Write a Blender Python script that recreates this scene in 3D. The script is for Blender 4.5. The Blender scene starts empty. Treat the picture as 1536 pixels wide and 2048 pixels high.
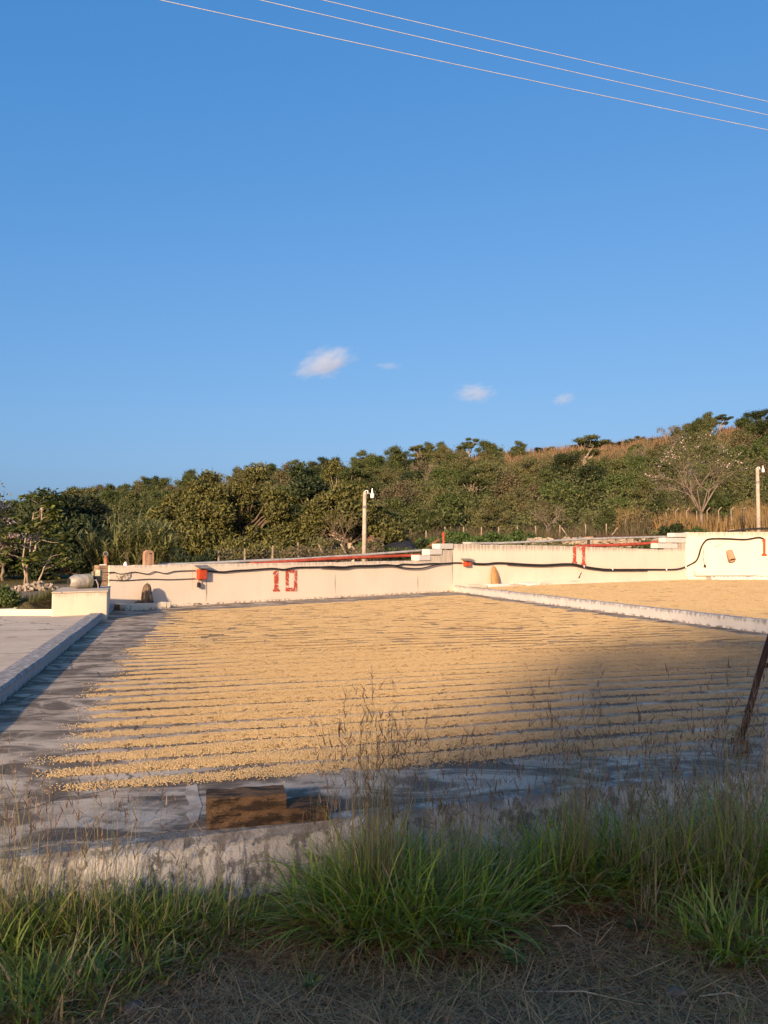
import bpy, math, random
import numpy as np
from mathutils import Vector, Matrix

# ------------------------------------------------------------------ camera, sky, sun, exposure
SC = bpy.context.scene
COL = SC.collection
CAM_H = 1.45                      # eye height above the drying patio (z = 0)
FPX = 1540.0                      # focal length in pixels of the 1536 x 2048 frame
PITCH = math.atan(82.0 / FPX)
cam_d = bpy.data.cameras.new('camera')
cam_d.sensor_fit = 'VERTICAL'; cam_d.sensor_height = 36.0; cam_d.lens = 36.0 * FPX / 2048.0
cam_d.clip_start = 0.05; cam_d.clip_end = 6000.0
cam = bpy.data.objects.new('camera', cam_d); COL.objects.link(cam)
cam.location = (0, 0, CAM_H); cam.rotation_euler = (math.pi / 2 + PITCH, 0, 0)
SC.camera = cam

SUN_AZ = math.radians(17.0)       # light travels this far to the right of the view direction
SUN_EL = math.radians(16.5)
world = bpy.data.worlds.new('World'); SC.world = world; world.use_nodes = True
wn = world.node_tree; wn.nodes.clear()
sky = wn.nodes.new('ShaderNodeTexSky'); sky.sky_type = 'NISHITA'; sky.sun_disc = False
sky.sun_elevation = SUN_EL; sky.sun_rotation = math.pi + SUN_AZ
sky.altitude = 600; sky.air_density = 1.25; sky.dust_density = 4.5; sky.ozone_density = 2.6
bgn = wn.nodes.new('ShaderNodeBackground'); bgn.inputs[1].default_value = 0.10
won = wn.nodes.new('ShaderNodeOutputWorld')
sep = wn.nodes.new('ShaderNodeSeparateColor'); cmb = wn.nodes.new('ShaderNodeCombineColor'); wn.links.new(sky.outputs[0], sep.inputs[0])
for ch, (gam, gain, low_) in enumerate(((1.26, .57, .63), (.64, 1.315, 1.21), (.42, 2.73, 1.66))):      # per-channel sky grade; added slope brightens sun-side sky out of view to fill shade
    pw_ = wn.nodes.new('ShaderNodeMath'); pw_.operation = 'POWER'; pw_.inputs[1].default_value = gam
    ml_ = wn.nodes.new('ShaderNodeMath'); ml_.operation = 'MULTIPLY'; ml_.inputs[1].default_value = gain
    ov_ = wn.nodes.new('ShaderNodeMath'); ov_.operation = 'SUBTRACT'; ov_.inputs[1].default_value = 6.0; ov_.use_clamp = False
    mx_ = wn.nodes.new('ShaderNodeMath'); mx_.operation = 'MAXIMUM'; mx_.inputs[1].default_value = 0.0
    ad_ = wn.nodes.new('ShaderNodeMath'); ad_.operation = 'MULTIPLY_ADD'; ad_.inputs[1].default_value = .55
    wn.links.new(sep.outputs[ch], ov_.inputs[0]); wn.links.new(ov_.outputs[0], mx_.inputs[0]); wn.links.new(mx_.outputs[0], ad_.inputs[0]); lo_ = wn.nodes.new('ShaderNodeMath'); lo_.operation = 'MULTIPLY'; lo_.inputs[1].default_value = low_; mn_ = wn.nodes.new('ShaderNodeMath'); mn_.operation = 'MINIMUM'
    wn.links.new(sep.outputs[ch], lo_.inputs[0]); wn.links.new(lo_.outputs[0], mn_.inputs[0]); wn.links.new(ml_.outputs[0], mn_.inputs[1]); wn.links.new(mn_.outputs[0], ad_.inputs[2])
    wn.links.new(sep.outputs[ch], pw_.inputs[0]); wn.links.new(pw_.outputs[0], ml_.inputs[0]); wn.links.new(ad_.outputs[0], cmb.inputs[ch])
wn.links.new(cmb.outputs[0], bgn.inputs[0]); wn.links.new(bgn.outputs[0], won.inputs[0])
sun_d = bpy.data.lights.new('sun', 'SUN'); sun_d.energy = 5.0; sun_d.angle = math.radians(1.6)
sun_d.color = (1.0, 0.73, 0.46)
sun = bpy.data.objects.new('sun', sun_d); COL.objects.link(sun)
LDIR = Vector((math.sin(SUN_AZ) * math.cos(SUN_EL), math.cos(SUN_AZ) * math.cos(SUN_EL), -math.sin(SUN_EL)))
sun.rotation_euler = LDIR.to_track_quat('-Z', 'Y').to_euler(); sun.location = (-20, -40, 30)
SC.view_settings.view_transform = 'Standard'; SC.view_settings.look = 'None'
SC.view_settings.gamma = 1.0; SC.view_settings.exposure = 0.65; SC.view_settings.use_curve_mapping = False
SC.cycles.use_denoising = True
SC.cycles.max_bounces = 6; SC.cycles.transparent_max_bounces = 8; SC.cycles.volume_bounces = 2
SC.render.film_transparent = False

# ------------------------------------------------------------------ helpers: survey
CP, SP = math.cos(PITCH), math.sin(PITCH)
def ray(px, py):
    u = (px - 768.0) / FPX; v = (1024.0 - py) / FPX
    return Vector((u, CP - v * SP, SP + v * CP))
def G(px, py, z=0.0):                        # survey point on a level plane
    d = ray(px, py); t = (z - CAM_H) / d.z
    return Vector((d.x * t, d.y * t, z))
def D(px, py, Y):                            # survey point at a known distance
    d = ray(px, py); t = Y / d.y
    return Vector((d.x * t, Y, CAM_H + d.z * t))
def proj(x, y, z):
    dz = z - CAM_H
    f = y * CP + dz * SP; up = -y * SP + dz * CP
    return 768 + FPX * x / f, 1024 - FPX * up / f
def smooth(a, b, x):
    t = np.clip((np.asarray(x, float) - a) / (b - a), 0, 1); return t * t * (3 - 2 * t)

# ------------------------------------------------------------------ helpers: objects
def tag(o, label=None, cat=None, group=None, kind=None):
    if label: o['label'] = label
    if cat: o['category'] = cat
    if group: o['group'] = group
    if kind: o['kind'] = kind
    return o
def link(name, me, mats=None, parent=None, loc=None, rotz=0.0):
    o = bpy.data.objects.new(name, me); COL.objects.link(o)
    if mats is not None:
        for m in (mats if isinstance(mats, (list, tuple)) else [mats]): me.materials.append(m)
    if parent is not None: o.parent = parent
    if loc is not None: o.location = loc
    if rotz: o.rotation_euler = (0, 0, rotz)
    return o
def empty(name, loc=(0, 0, 0), rotz=0.0):
    o = bpy.data.objects.new(name, None); COL.objects.link(o)
    o.empty_display_size = 0.2; o.location = loc; o.rotation_euler = (0, 0, rotz); return o
def copy_tree(o, parent=None):
    c = o.copy(); COL.objects.link(c)
    if parent is not None: c.parent = parent
    for ch in list(o.children): copy_tree(ch, c)
    return c

class Geo:
    def __init__(s): s.v = []; s.f = []; s.sm = False
    def add(s, vs, fs):
        n = len(s.v); s.v.extend([tuple(p) for p in vs]); s.f.extend([tuple(i + n for i in f) for f in fs]); return s
    def box(s, c, d, rz=0.0, jit=0.0, rng=None, taper=0.0):
        hx, hy, hz = d[0] / 2, d[1] / 2, d[2] / 2; ca, sa = math.cos(rz), math.sin(rz); vs = []
        for z in (-hz, hz):
            k = 1 - (taper if z > 0 else 0)
            for x, y in ((-hx, -hy), (hx, -hy), (hx, hy), (-hx, hy)):
                if jit: x += rng.uniform(-jit, jit); y += rng.uniform(-jit, jit)
                x2, y2 = x * k, y * k
                vs.append((c[0] + x2 * ca - y2 * sa, c[1] + x2 * sa + y2 * ca, c[2] + z + (rng.uniform(-jit, jit) if jit else 0)))
        return s.add(vs, [(0, 3, 2, 1), (4, 5, 6, 7), (0, 1, 5, 4), (1, 2, 6, 5), (2, 3, 7, 6), (3, 0, 4, 7)])
    def tube(s, pts, radii, n=6, caps=True):
        pts = [Vector(p) for p in pts]; k = len(pts)
        if not hasattr(radii, '__len__'): radii = [radii] * k
        vs = []; up = Vector((0.13, 0.21, 1)).normalized()
        for i, p in enumerate(pts):
            t = (pts[min(i + 1, k - 1)] - pts[max(i - 1, 0)])
            t = t.normalized() if t.length > 1e-9 else Vector((0, 0, 1))
            a = t.cross(up)
            if a.length < 1e-3: a = t.cross(Vector((1, 0, 0)))
            a.normalize(); b = t.cross(a)
            for j in range(n):
                th = 2 * math.pi * j / n
                vs.append(p + (a * math.cos(th) + b * math.sin(th)) * radii[i])
        fs = []
        for i in range(k - 1):
            for j in range(n):
                j2 = (j + 1) % n; fs.append((i * n + j, i * n + j2, (i + 1) * n + j2, (i + 1) * n + j))
        if caps: fs.append(tuple(range(n))[::-1]); fs.append(tuple((k - 1) * n + j for j in range(n)))
        return s.add(vs, fs)
    def mesh(s, name, smooth=False):
        me = bpy.data.meshes.new(name); me.from_pydata(s.v, [], s.f); me.update()
        if smooth: me.polygons.foreach_set('use_smooth', [True] * len(me.polygons))
        return me
    def build(s, name, mat, parent=None, loc=None, rotz=0.0, smooth=False, bevel=0.0):
        o = link(name, s.mesh(name, smooth), mat, parent, loc, rotz)
        if bevel:
            m = o.modifiers.new('bevel', 'BEVEL'); m.width = bevel; m.segments = 2; m.limit_method = 'ANGLE'
        return o
def np_mesh(name, V, F, smooth=False, mat_idx=None):
    """V (n,3) array, F (m,k) array of one face size"""
    me = bpy.data.meshes.new(name); V = np.asarray(V, np.float32); F = np.asarray(F, np.int32); m, k = F.shape
    me.vertices.add(len(V)); me.vertices.foreach_set('co', V.ravel())
    me.loops.add(m * k); me.loops.foreach_set('vertex_index', F.ravel())
    me.polygons.add(m); me.polygons.foreach_set('loop_start', np.arange(0, m * k, k, dtype=np.int32))
    if mat_idx is not None: me.polygons.foreach_set('material_index', np.asarray(mat_idx, np.int32))
    if smooth: me.polygons.foreach_set('use_smooth', np.ones(m, bool))
    me.update(calc_edges=True); return me
def unit(a):
    return a / np.maximum(np.linalg.norm(a, axis=1, keepdims=True), 1e-9)
def cards(P, A, L, W, rng, fold=0.18, ref=None):
    """diamond leaf cards: centre P, long axis A, length L, width W -> verts, faces"""
    n = len(P); A = unit(A)
    R = unit(rng.normal(size=(n, 3))) if ref is None else unit(ref + 0.35 * rng.normal(size=(n, 3)))
    S = unit(np.cross(A, R)); N = np.cross(S, A)
    L = np.broadcast_to(L, (n,))[:, None]; W = np.broadcast_to(W, (n,))[:, None]
    V = np.empty((n, 4, 3))
    V[:, 0] = P - A * L * .5; V[:, 2] = P + A * L * .5 - N * W * fold
    V[:, 1] = P + S * W * .5 + N * W * fold; V[:, 3] = P - S * W * .5 + N * W * fold
    F = np.arange(4 * n).reshape(n, 4)
    return V.reshape(-1, 3), F
def join(parts):
    Vs, Fs, o = [], [], 0
    for V, F in parts: Vs.append(V); Fs.append(F + o); o += len(V)
    return np.concatenate(Vs), np.concatenate(Fs)
def blades(P, Ddir, L, W, droop, rng, k=4):
    """grass blades: root P, start direction D, length L, root width W, droop -> quads"""
    n = len(P); Ddir = unit(Ddir); H = Ddir.copy(); H[:, 2] = 0; H = unit(H + 1e-6 * rng.normal(size=(n, 3)))
    S = np.stack([-H[:, 1], H[:, 0], np.zeros(n)], 1)
    th = rng.uniform(-1, 1, n)[:, None]; S = unit(S + th * H * .8)
    L = np.broadcast_to(L, (n,)); W = np.broadcast_to(W, (n,)); droop = np.broadcast_to(droop, (n,))
    V = np.empty((n, (k + 1) * 2, 3)); c = P.copy(); d = Ddir.copy()
    for i in range(k + 1):
        t = i / k; w = (W * (1 - t ** 1.6) * .5 + .0002)[:, None]
        V[:, 2 * i] = c - S * w; V[:, 2 * i + 1] = c + S * w
        d = unit(d + (H * .5 - np.array([0, 0, 1.0])) * (droop * (.3 + t) / k)[:, None])
        c = c + d * (L / k)[:, None]
    base = np.array([[2 * i, 2 * i + 1, 2 * i + 3, 2 * i + 2] for i in range(k)])
    F = (np.arange(n)[:, None, None] * (2 * (k + 1)) + base[None]).reshape(-1, 4)
    return V.reshape(-1, 3), F
def grid_mesh(name, xs, ys, zf, smooth=True):
    X, Y = np.meshgrid(xs, ys); Z = zf(X, Y); nx, ny = len(xs), len(ys)
    V = np.stack([X.ravel(), Y.ravel(), Z.ravel()], 1)
    i = np.arange(ny - 1)[:, None] * nx + np.arange(nx - 1)[None]; i = i.ravel()
    return np_mesh(name, V, np.stack([i, i + 1, i + nx + 1, i + nx], 1), smooth)

# value noise on arrays
class VN:
    def __init__(s, seed): s.t = np.random.default_rng(seed).uniform(-1, 1, (256, 256))
    def __call__(s, x, y):
        x = np.asarray(x, float); y = np.asarray(y, float)
        xi = np.floor(x).astype(int); yi = np.floor(y).astype(int); fx = x - xi; fy = y - yi
        fx = fx * fx * (3 - 2 * fx); fy = fy * fy * (3 - 2 * fy)
        g = lambda a, b: s.t[a % 256, b % 256]
        return (g(xi, yi) * (1 - fx) + g(xi + 1, yi) * fx) * (1 - fy) + (g(xi, yi + 1) * (1 - fx) + g(xi + 1, yi + 1) * fx) * fy
    def fbm(s, x, y, o=4):
        r = 0; a = 1; t = 0
        for k in range(o): r = r + a * s(x * 2 ** k + 17 * k, y * 2 ** k + 5 * k); t += a; a *= .5
        return r / t
vn = VN(4)

# ------------------------------------------------------------------ helpers: materials
class NT:
    def __init__(s, name):
        s.m = bpy.data.materials.new(name); s.m.use_nodes = True; s.t = s.m.node_tree; s.t.nodes.clear()
        s.out = s.t.nodes.new('ShaderNodeOutputMaterial')
    def n(s, kind, **kw):
        nd = s.t.nodes.new('ShaderNode' + kind)
        for k, v in kw.items():
            if k.startswith('i_'):
                key = k[2:]; key = int(key) if key.isdigit() else key
                s.put(nd.inputs[key], v)
            else: setattr(nd, k, v)
        return nd
    def put(s, sock, v):
        if isinstance(v, bpy.types.NodeSocket): s.t.links.new(v, sock)
        elif isinstance(v, (tuple, list)) and len(v) == 3 and sock.type == 'RGBA': sock.default_value = (*v, 1)
        else: sock.default_value = v
    def coord(s, which='Object', scale=(1, 1, 1), rot=(0, 0, 0)):
        tc = s.n('TexCoord'); mp = s.n('Mapping'); s.put(mp.inputs[0], tc.outputs[which])
        mp.inputs['Scale'].default_value = scale; mp.inputs['Rotation'].default_value = rot
        return mp.outputs[0]
    def noise(s, vec, scale, detail=5, rough=.6, dist=0.0):
        nd = s.n('TexNoise', i_Scale=scale, i_Detail=detail, i_Roughness=rough, i_Distortion=dist)
        s.put(nd.inputs['Vector'], vec); return nd.outputs[0]
    def ramp(s, fac, a, b, va=0.0, vb=1.0):
        nd = s.n('MapRange'); nd.interpolation_type = 'SMOOTHSTEP'
        s.put(nd.inputs[0], fac); nd.inputs[1].default_value = a; nd.inputs[2].default_value = b
        nd.inputs[3].default_value = va; nd.inputs[4].default_value = vb; return nd.outputs[0]
    def mix(s, fac, a, b, mode='MIX'):
        nd = s.n('Mix', data_type='RGBA', blend_type=mode)
        s.put(nd.inputs[0], fac); s.put(nd.inputs[6], a); s.put(nd.inputs[7], b); return nd.outputs[2]
    def math(s, op, a, b=0.0):
        nd = s.n('Math', operation=op); s.put(nd.inputs[0], a); s.put(nd.inputs[1], b); return nd.outputs[0]
    def bump(s, h, strength=.5, dist=.02):
        nd = s.n('Bump', i_Strength=strength, i_Distance=dist); s.put(nd.inputs['Height'], h); return nd.outputs[0]
    def bsdf(s, col, rough=.8, spec=.25, normal=None, metal=0.0):
        b = s.n('BsdfPrincipled'); s.put(b.inputs['Base Color'], col); s.put(b.inputs['Roughness'], rough)
        b.inputs['Specular IOR Level'].default_value = spec; b.inputs['Metallic'].default_value = metal
        if normal is not None: s.put(b.inputs['Normal'], normal)
        return b.outputs[0]
    def done(s, sh): s.put(s.out.inputs[0], sh); return s.m
def simple(name, c1, c2, scale=6, rough=.8, bump=.3, bscale=None, bdist=.01, stretch=(1, 1, 1), spec=.2, metal=0.0, lo=.35, hi=.65):
    t = NT(name); v = t.coord('Object', stretch)
    c = t.mix(t.ramp(t.noise(v, scale), lo, hi), c1, c2)
    nb = t.bump(t.noise(v, bscale or scale * 6, 6), bump, bdist) if bump else None
    return t.done(t.bsdf(c, rough, spec, nb, metal))
def leafmat(name, dark, light, trans=.25, alt=None, rough=.6, spec=.25):
    t = NT(name); g = t.n('NewGeometry'); oi = t.n('ObjectInfo')
    c = t.mix(g.outputs['Random Per Island'], dark, light)
    if alt: c = t.mix(t.ramp(oi.outputs['Random'], .35, 1.0), c, alt)
    h = t.n('HueSaturation', i_Value=t.ramp(oi.outputs['Random'], 0, 1, .8, 1.2)); t.put(h.inputs['Color'], c)
    d = t.bsdf(h.outputs[0], rough, spec)
    tr = t.n('BsdfTranslucent'); t.put(tr.inputs[0], h.outputs[0])
    mx = t.n('MixShader', i_0=trans); t.put(mx.inputs[1], d); t.put(mx.inputs[2], tr.outputs[0])
    return t.done(mx.outputs[0])

# ------------------------------------------------------------------ survey of the yard
EK = Vector((-0.261, 0.965, 0)); EP = Vector((0.965, 0.261, 0))     # along the kerbs / across the patio
KL0 = G(0, 1413); KL1 = G(229, 1221)                               # foot of kerb beside empty patio
KR0 = G(1536, 1268); KR1 = G(905, 1184)
W10A = Vector((-7.02, 19.75, 0)); W10B = G(905, 1183)              # back wall of patio 10
W11B = Vector((15.1, 38.6, 0)); W12B = Vector((34.0, 39.6, 0))
F0 = G(0, 1721); F1 = G(1300, 1565)                                # front edge of patio 10
FD = (F1 - F0).normalized(); FN = Vector((FD.y, -FD.x, 0))          # front wall direction, outward normal
ZL = 0.13; ZR = 0.13                                                # levels of the neighbouring patios
ZG = -0.30                                                          # rough ground in front
KDIR_L = (KL1 - KL0).normalized(); KDIR_R = (KR1 - KR0).normalized()
def meet(a, da, b, db):
    c = da.x * db.y - da.y * db.x; t = ((b.x - a.x) * db.y - (b.y - a.y) * db.x) / c; return a + da * t
class Wall:
    def __init__(s, A, B):
        s.A = Vector((A.x, A.y, 0)); s.B = Vector((B.x, B.y, 0)); s.L = (s.B - s.A).length
        s.d = (s.B - s.A).normalized(); s.n = Vector((s.d.y, -s.d.x, 0)); s.rot = math.atan2(s.d.y, s.d.x)
    def at(s, px, py, off=0.0):              # (along, -off, z) in wall coordinates
        d = ray(px, py); o = Vector((0, 0, CAM_H)); p0 = s.A + s.n * off
        t = (p0 - o).dot(s.n) / d.dot(s.n); q = o + d * t
        return Vector(((q - s.A).dot(s.d), -off, q.z))
    def w(s, px, py, off=0.0):
        l = s.at(px, py, off); return s.A + s.d * l.x + s.n * off + Vector((0, 0, l.z))
WA = Wall(W10A, W10B); WB = Wall(W10B, W11B); WC = Wall(W11B, W12B)
def wall_y(x):
    return np.interp(x, [-200, -30, -7.75, -7.7, W10A.x, W10B.x, W11B.x, W12B.x, 200], [16.5, 16.5, 16.6, 19.6, W10A.y, W10B.y, W11B.y, W12B.y, 44])

def ridge(px):
    return np.interp(px, [-1500, -400, 0, 200, 350, 500, 750, 900, 1050, 1200, 1400, 1536, 2000, 3000],
                     [2, 3.5, 6.0, 8.6, 10.2, 11.6, 13.6, 14.9, 15.8, 17.0, 18.7, 20.4, 23, 25])
YB, YR = 48.0, 115.0
def terrain(X, Y):
    X = np.asarray(X, float); Y = np.asarray(Y, float)
    s = Y - wall_y(X)
    up = np.interp(X, [-60, -12, -8.2, -7.2, W10B.x - .3, W10B.x + .3, W11B.x - .2, W11B.x + .6, 60], [0.0, 0.2, .30, .6, 1.0, 1.45, 1.5, 2.1, 2.2])
    soft = np.where(X < -8.0, 5.0, .45)
    k = np.clip((s - .12) / soft, 0, 1); k = k * k * (3 - 2 * k)
    up2 = up + .35 * smooth(1, 14, s)
    low = ZG + .06 * vn.fbm(X * .9, Y * .9, 3) + .015 * vn.fbm(X * 6, Y * 6, 3) + .06 * smooth(3.2, 1.0, Y)
    base = low * (1 - k) + up2 * k
    t = np.clip((Y - YB) / (YR - YB), 0, 1); pxx = 768 + FPX * X / np.maximum(Y, 20)
    Zr = ridge(pxx)
    z = base + (t ** 1.2) * np.maximum(Zr - base, 0) * (Y > YB)
    z = z - np.clip(Y - YR, 0, 400) * .12
    return z + smooth(10, 40, s) * .35 * vn.fbm(X * .15, Y * .15, 3)
def tz(x, y): return float(terrain(np.array([x]), np.array([y]))[0])

# ------------------------------------------------------------------ materials
def m_ground():
    t = NT('earth_and_dry_grass'); v = t.coord('Object')
    c = t.mix(t.ramp(t.noise(v, .35, 6), .38, .62), (.085, .085, .03), (.16, .125, .06))
    c = t.mix(t.ramp(t.noise(v, 9, 6, .7), .45, .7), c, (.06, .045, .03))
    return t.done(t.bsdf(c, .95, .1, t.bump(t.noise(v, 14, 8, .7), .8, .06)))
def m_concrete(name, base, stain, light, stain_amt=.5, ang=0.0, sc=1.0):
    t = NT(name); v = t.coord('Object', (1, 1, 1), (0, 0, -ang)); vs = t.coord('Object', (1.0, 1.9, 1), (0, 0, -ang))
    c = t.mix(t.ramp(t.noise(v, 3.5 * sc, 8, .7), .3, .7), base, light)
    c = t.mix(t.ramp(t.noise(vs, 1.5 * sc, 10, .68, .9), .62 - .22 * stain_amt, .70 - .12 * stain_amt), c, stain)
    c = t.mix(t.ramp(t.noise(v, .55 * sc, 5, .6), .45, .7, 0, .45), c, stain)
    c = t.mix(t.ramp(t.noise(v, 60, 4), .3, .75, 0, .35), c, stain)
    vor = t.n('TexVoronoi', feature='DISTANCE_TO_EDGE', i_Scale=.32); wv = t.n('VectorMath', operation='ADD')
    nn = t.n('TexNoise', i_Scale=2.2, i_Detail=5.0); t.put(nn.inputs['Vector'], v)
    sc2 = t.n('VectorMath', operation='SCALE'); t.put(sc2.inputs[0], nn.outputs[1]); sc2.inputs['Scale'].default_value = .5
    t.put(wv.inputs[0], v); t.put(wv.inputs[1], sc2.outputs[0]); t.put(vor.inputs['Vector'], wv.outputs[0])
    crack = t.ramp(vor.outputs['Distance'], .001, .006, .75, 0)
    c = t.mix(crack, c, (.03, .028, .025))
    return t.done(t.bsdf(c, .85, .25, t.bump(t.noise(v, 45, 8, .7), .35, .012)))
def m_limewash(name, paint, dirt, ztop, drip=1.0, grime=.3, low=0.0, drop=.45, mould=0.0):
    """whitewashed masonry with drip marks hanging from the top and flaked patches"""
    t = NT(name); v = t.coord('Object'); vs = t.coord('Object', (9, 9, .55)); vss = t.coord('Object', (2.5, 2.5, .25))
    c = t.mix(t.ramp(t.noise(v, 1.1, 6), .3, .75, 0, .5), paint, tuple(p * .86 for p in paint))
    c = t.mix(t.ramp(t.noise(vss, 1.6, 6, .65), .5, .8, 0, grime * .6), c, dirt)
    z = t.n('SeparateXYZ'); t.put(z.inputs[0], v)
    near = t.ramp(z.outputs['Z'], ztop - drop, ztop, 0, 1)
    st = t.math('ADD', t.noise(vs, 1.3, 5, .7), t.math('MULTIPLY', near, .36))
    c = t.mix(t.math('MULTIPLY', t.ramp(st, .70, .92), t.math('MULTIPLY', near, drip)), c, dirt)
    c = t.mix(t.ramp(t.noise(v, 5.5 if not mould else 9, 8, .72), .64 - .13 * mould, .70 - .02 * mould, 0, grime), c, dirt)
    if low:
        nl = t.ramp(z.outputs['Z'], 0.0, low, 1, 0)
        c = t.mix(t.math('MULTIPLY', t.ramp(t.noise(v, 7, 8, .75), .47, .56), nl), c, (.20, .16, .12))
    return t.done(t.bsdf(c, .9, .15, t.bump(t.noise(v, 22, 8, .65), .45, .015)))
def m_coffee(name):
    t = NT(name); v = t.coord('Object'); g = t.n('NewGeometry'); oi = t.n('ObjectInfo')
    vor = t.n('TexVoronoi', i_Scale=85.0); t.put(vor.inputs['Vector'], v)
    c = t.mix(t.ramp(vor.outputs['Color'], .1, .9), (.38, .25, .115), (.56, .39, .195))
    c = t.mix(t.ramp(vor.outputs['Distance'], .35, .75, 0, .6), c, (.20, .125, .06))
    c = t.mix(t.ramp(t.noise(v, 1.1, 5), .35, .7, 0, .35), c, (.36, .23, .105))
    return t.done(t.bsdf(c, .75, .25, t.bump(t.math('SUBTRACT', 1.0, vor.outputs['Distance']), 1.0, .012)))
def m_bean(name):
    t = NT(name); g = t.n('NewGeometry'); oi = t.n('ObjectInfo')
    c = t.mix(g.outputs['Random Per Island'], (.35, .245, .12), (.58, .43, .23))
    c = t.mix(t.ramp(oi.outputs['Random'], .6, 1, 0, .5), c, (.44, .28, .125))
    return t.done(t.bsdf(c, .6, .3))
M_GROUND = m_ground()
M_DIRT = simple('dark_soil_and_straw', (.14, .08, .038), (.28, .17, .08), 11, .95, .9, 40, .03)
ANG = math.atan2(EP.y, EP.x)
M_PATIO = m_concrete('stained_patio_concrete', (.46, .375, .28), (.13, .10, .072), (.63, .53, .41), .98, ANG)
M_PATIO_L = m_concrete('clean_patio_concrete', (.52, .43, .325), (.33, .265, .20), (.62, .52, .40), .3, ANG, .7)
M_KERB = m_limewash('whitewashed_kerb', (.70, .66, .61), (.22, .20, .18), .24, .9, .75, .06, .2)
M_KERB_L = m_limewash('grey_kerb', (.44, .43, .42), (.18, .17, .16), .15, .8, .8, .05, .1)
M_WALL10 = m_limewash('cream_limewash_a', (.71, .605, .485), (.30, .25, .20), 1.17, .6, .2, .09, .28)
M_WALL11 = m_limewash('cream_limewash_b', (.71, .605, .485), (.27, .23, .19), 1.72, .8, .22, 0, .5)
M_WALL12 = m_limewash('cream_limewash_c', (.71, .605, .485), (.30, .25, .20), 2.45, .7, .28, 0, .5)
M_PLINTH = m_limewash('cream_plinth', (.70, .60, .46), (.28, .22, .17), .6, .4, .25, .1, .2)
def m_mould():
    """old whitewash with black mould mottles, flakes to bare mortar and vertical runs"""
    t = NT('mouldy_front_wall'); v = t.coord('Object'); vs = t.coord('Object', (5, 5, .7))
    c = t.mix(t.ramp(t.noise(v, 3, 6), .35, .65), (.72, .65, .56), (.50, .45, .38))
    c = t.mix(t.ramp(t.noise(v, 11, 9, .75), .49, .58, 0, .8), c, (.125, .117, .105))
    c = t.mix(t.ramp(t.noise(vs, 2.2, 7, .7), .52, .62, 0, .75), c, (.14, .13, .115))
    c = t.mix(t.ramp(t.noise(v, 30, 6, .7), .60, .66), c, (.70, .66, .60))
    z = t.n('SeparateXYZ'); t.put(z.inputs[0], v)
    c = t.mix(t.math('MULTIPLY', t.ramp(z.outputs['Z'], -.06, -.005, 0, 1), t.ramp(t.noise(v, 6, 7), .35, .55, .2, .9)), c, (.23, .195, .155))
    return t.done(t.bsdf(c, .95, .15, t.bump(t.noise(v, 16, 9, .7), .9, .03)))
M_FRONT = m_mould()
M_FOOT = m_limewash('mouldy_footing', (.62, .58, .52), (.12, .11, .10), .35, .8, .8, 0, .3, .8)
M_BLOCK = m_limewash('grey_step_block', (.60, .57, .52), (.20, .18, .16), .2, 1.0, .5, 0, .2)
M_RED = simple('brick_red_paint', (.42, .052, .02), (.50, .075, .03), 12, .6, .15, 60, .003)
M_REDPIPE = simple('red_oxide_paint', (.33, .055, .03), (.45, .09, .05), 4, .65, .2, 40, .003)
M_GREYPIPE = simple('galvanised_pipe', (.42, .41, .38), (.30, .28, .25), 3, .55, .1, 30, .003, spec=.4)
M_CABLE = simple('black_cable', (.014, .012, .011), (.03, .026, .024), 20, .55, 0)
M_TIN = simple('grey_tin', (.26, .24, .22), (.17, .15, .13), 8, .6, .2)
M_ROCK = simple('brown_rock', (.22, .155, .10), (.10, .068, .045), 7, .9, .9, 22, .04)
M_OCHRE = simple('ochre_rock', (.40, .225, .095), (.28, .145, .06), 5, .85, .6, 14, .04, (1, 1, .3))
M_STELE = simple('pink_stone', (.42, .26, .17), (.33, .19, .12), 6, .9, .4, 25, .01)
M_PIER = simple('old_brick_pier', (.40, .27, .18), (.26, .18, .125), 9, .92, .7, 30, .02)
M_PLASTIC = simple('plastic_sheeting', (.36, .33, .285), (.25, .23, .20), 5, .35, .8, 9, .04, spec=.5)
M_TANK = simple('rusty_green_steel', (.24, .25, .19), (.14, .12, .08), 9, .6, .3)
M_DARK = simple('dark_oily_steel', (.02, .02, .022), (.045, .04, .035), 8, .5, .2)
M_VERDI = simple('faded_green_paint', (.42, .44, .32), (.24, .22, .15), 7, .7, .3)
M_RUST = simple('rusty_pipe', (.32, .14, .08), (.20, .08, .045), 9, .8, .4)
M_CONCPOST = simple('concrete_post', (.48, .40, .31), (.36, .30, .235), 4, .9, .4, 30, .01)
M_OLDPOST = simple('weathered_fence_post', (.34, .27, .20), (.22, .17, .12), 6, .9, .4)
M_WIRE = simple('fence_wire', (.16, .13, .11), (.10, .08, .07), 20, .6, 0)
M_LAMP = simple('white_lamp_glass', (.80, .78, .74), (.70, .68, .64), 6, .3, 0, spec=.5)
M_BARK = simple('grey_brown_bark', (.16, .12, .085), (.09, .065, .045), 8, .95, .8, 26, .03, (1, 1, .3))
M_PALEBARK = simple('pale_bark', (.42, .34, .26), (.28, .215, .155), 6, .9, .5, 24, .02, (1, 1, .4))
M_TWIG = simple('grey_twigs', (.27, .215, .17), (.18, .14, .105), 5, .9, 0)
M_TIMBER = simple('weathered_timber', (.21, .125, .068), (.06, .04, .026), 4, .95, 1.0, 26, .03, (1.6, 5, 5), lo=.42, hi=.58)
M_TIMBERTOP = M_TIMBER
M_POLEWOOD = simple('dark_pole_wood', (.075, .038, .024), (.04, .022, .015), 6, .7, .5, 20, .01, (3, 3, .5))
M_GREYWOOD = simple('grey_board', (.22, .19, .16), (.13, .11, .09), 6, .85, .5, 20, .01)
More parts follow.
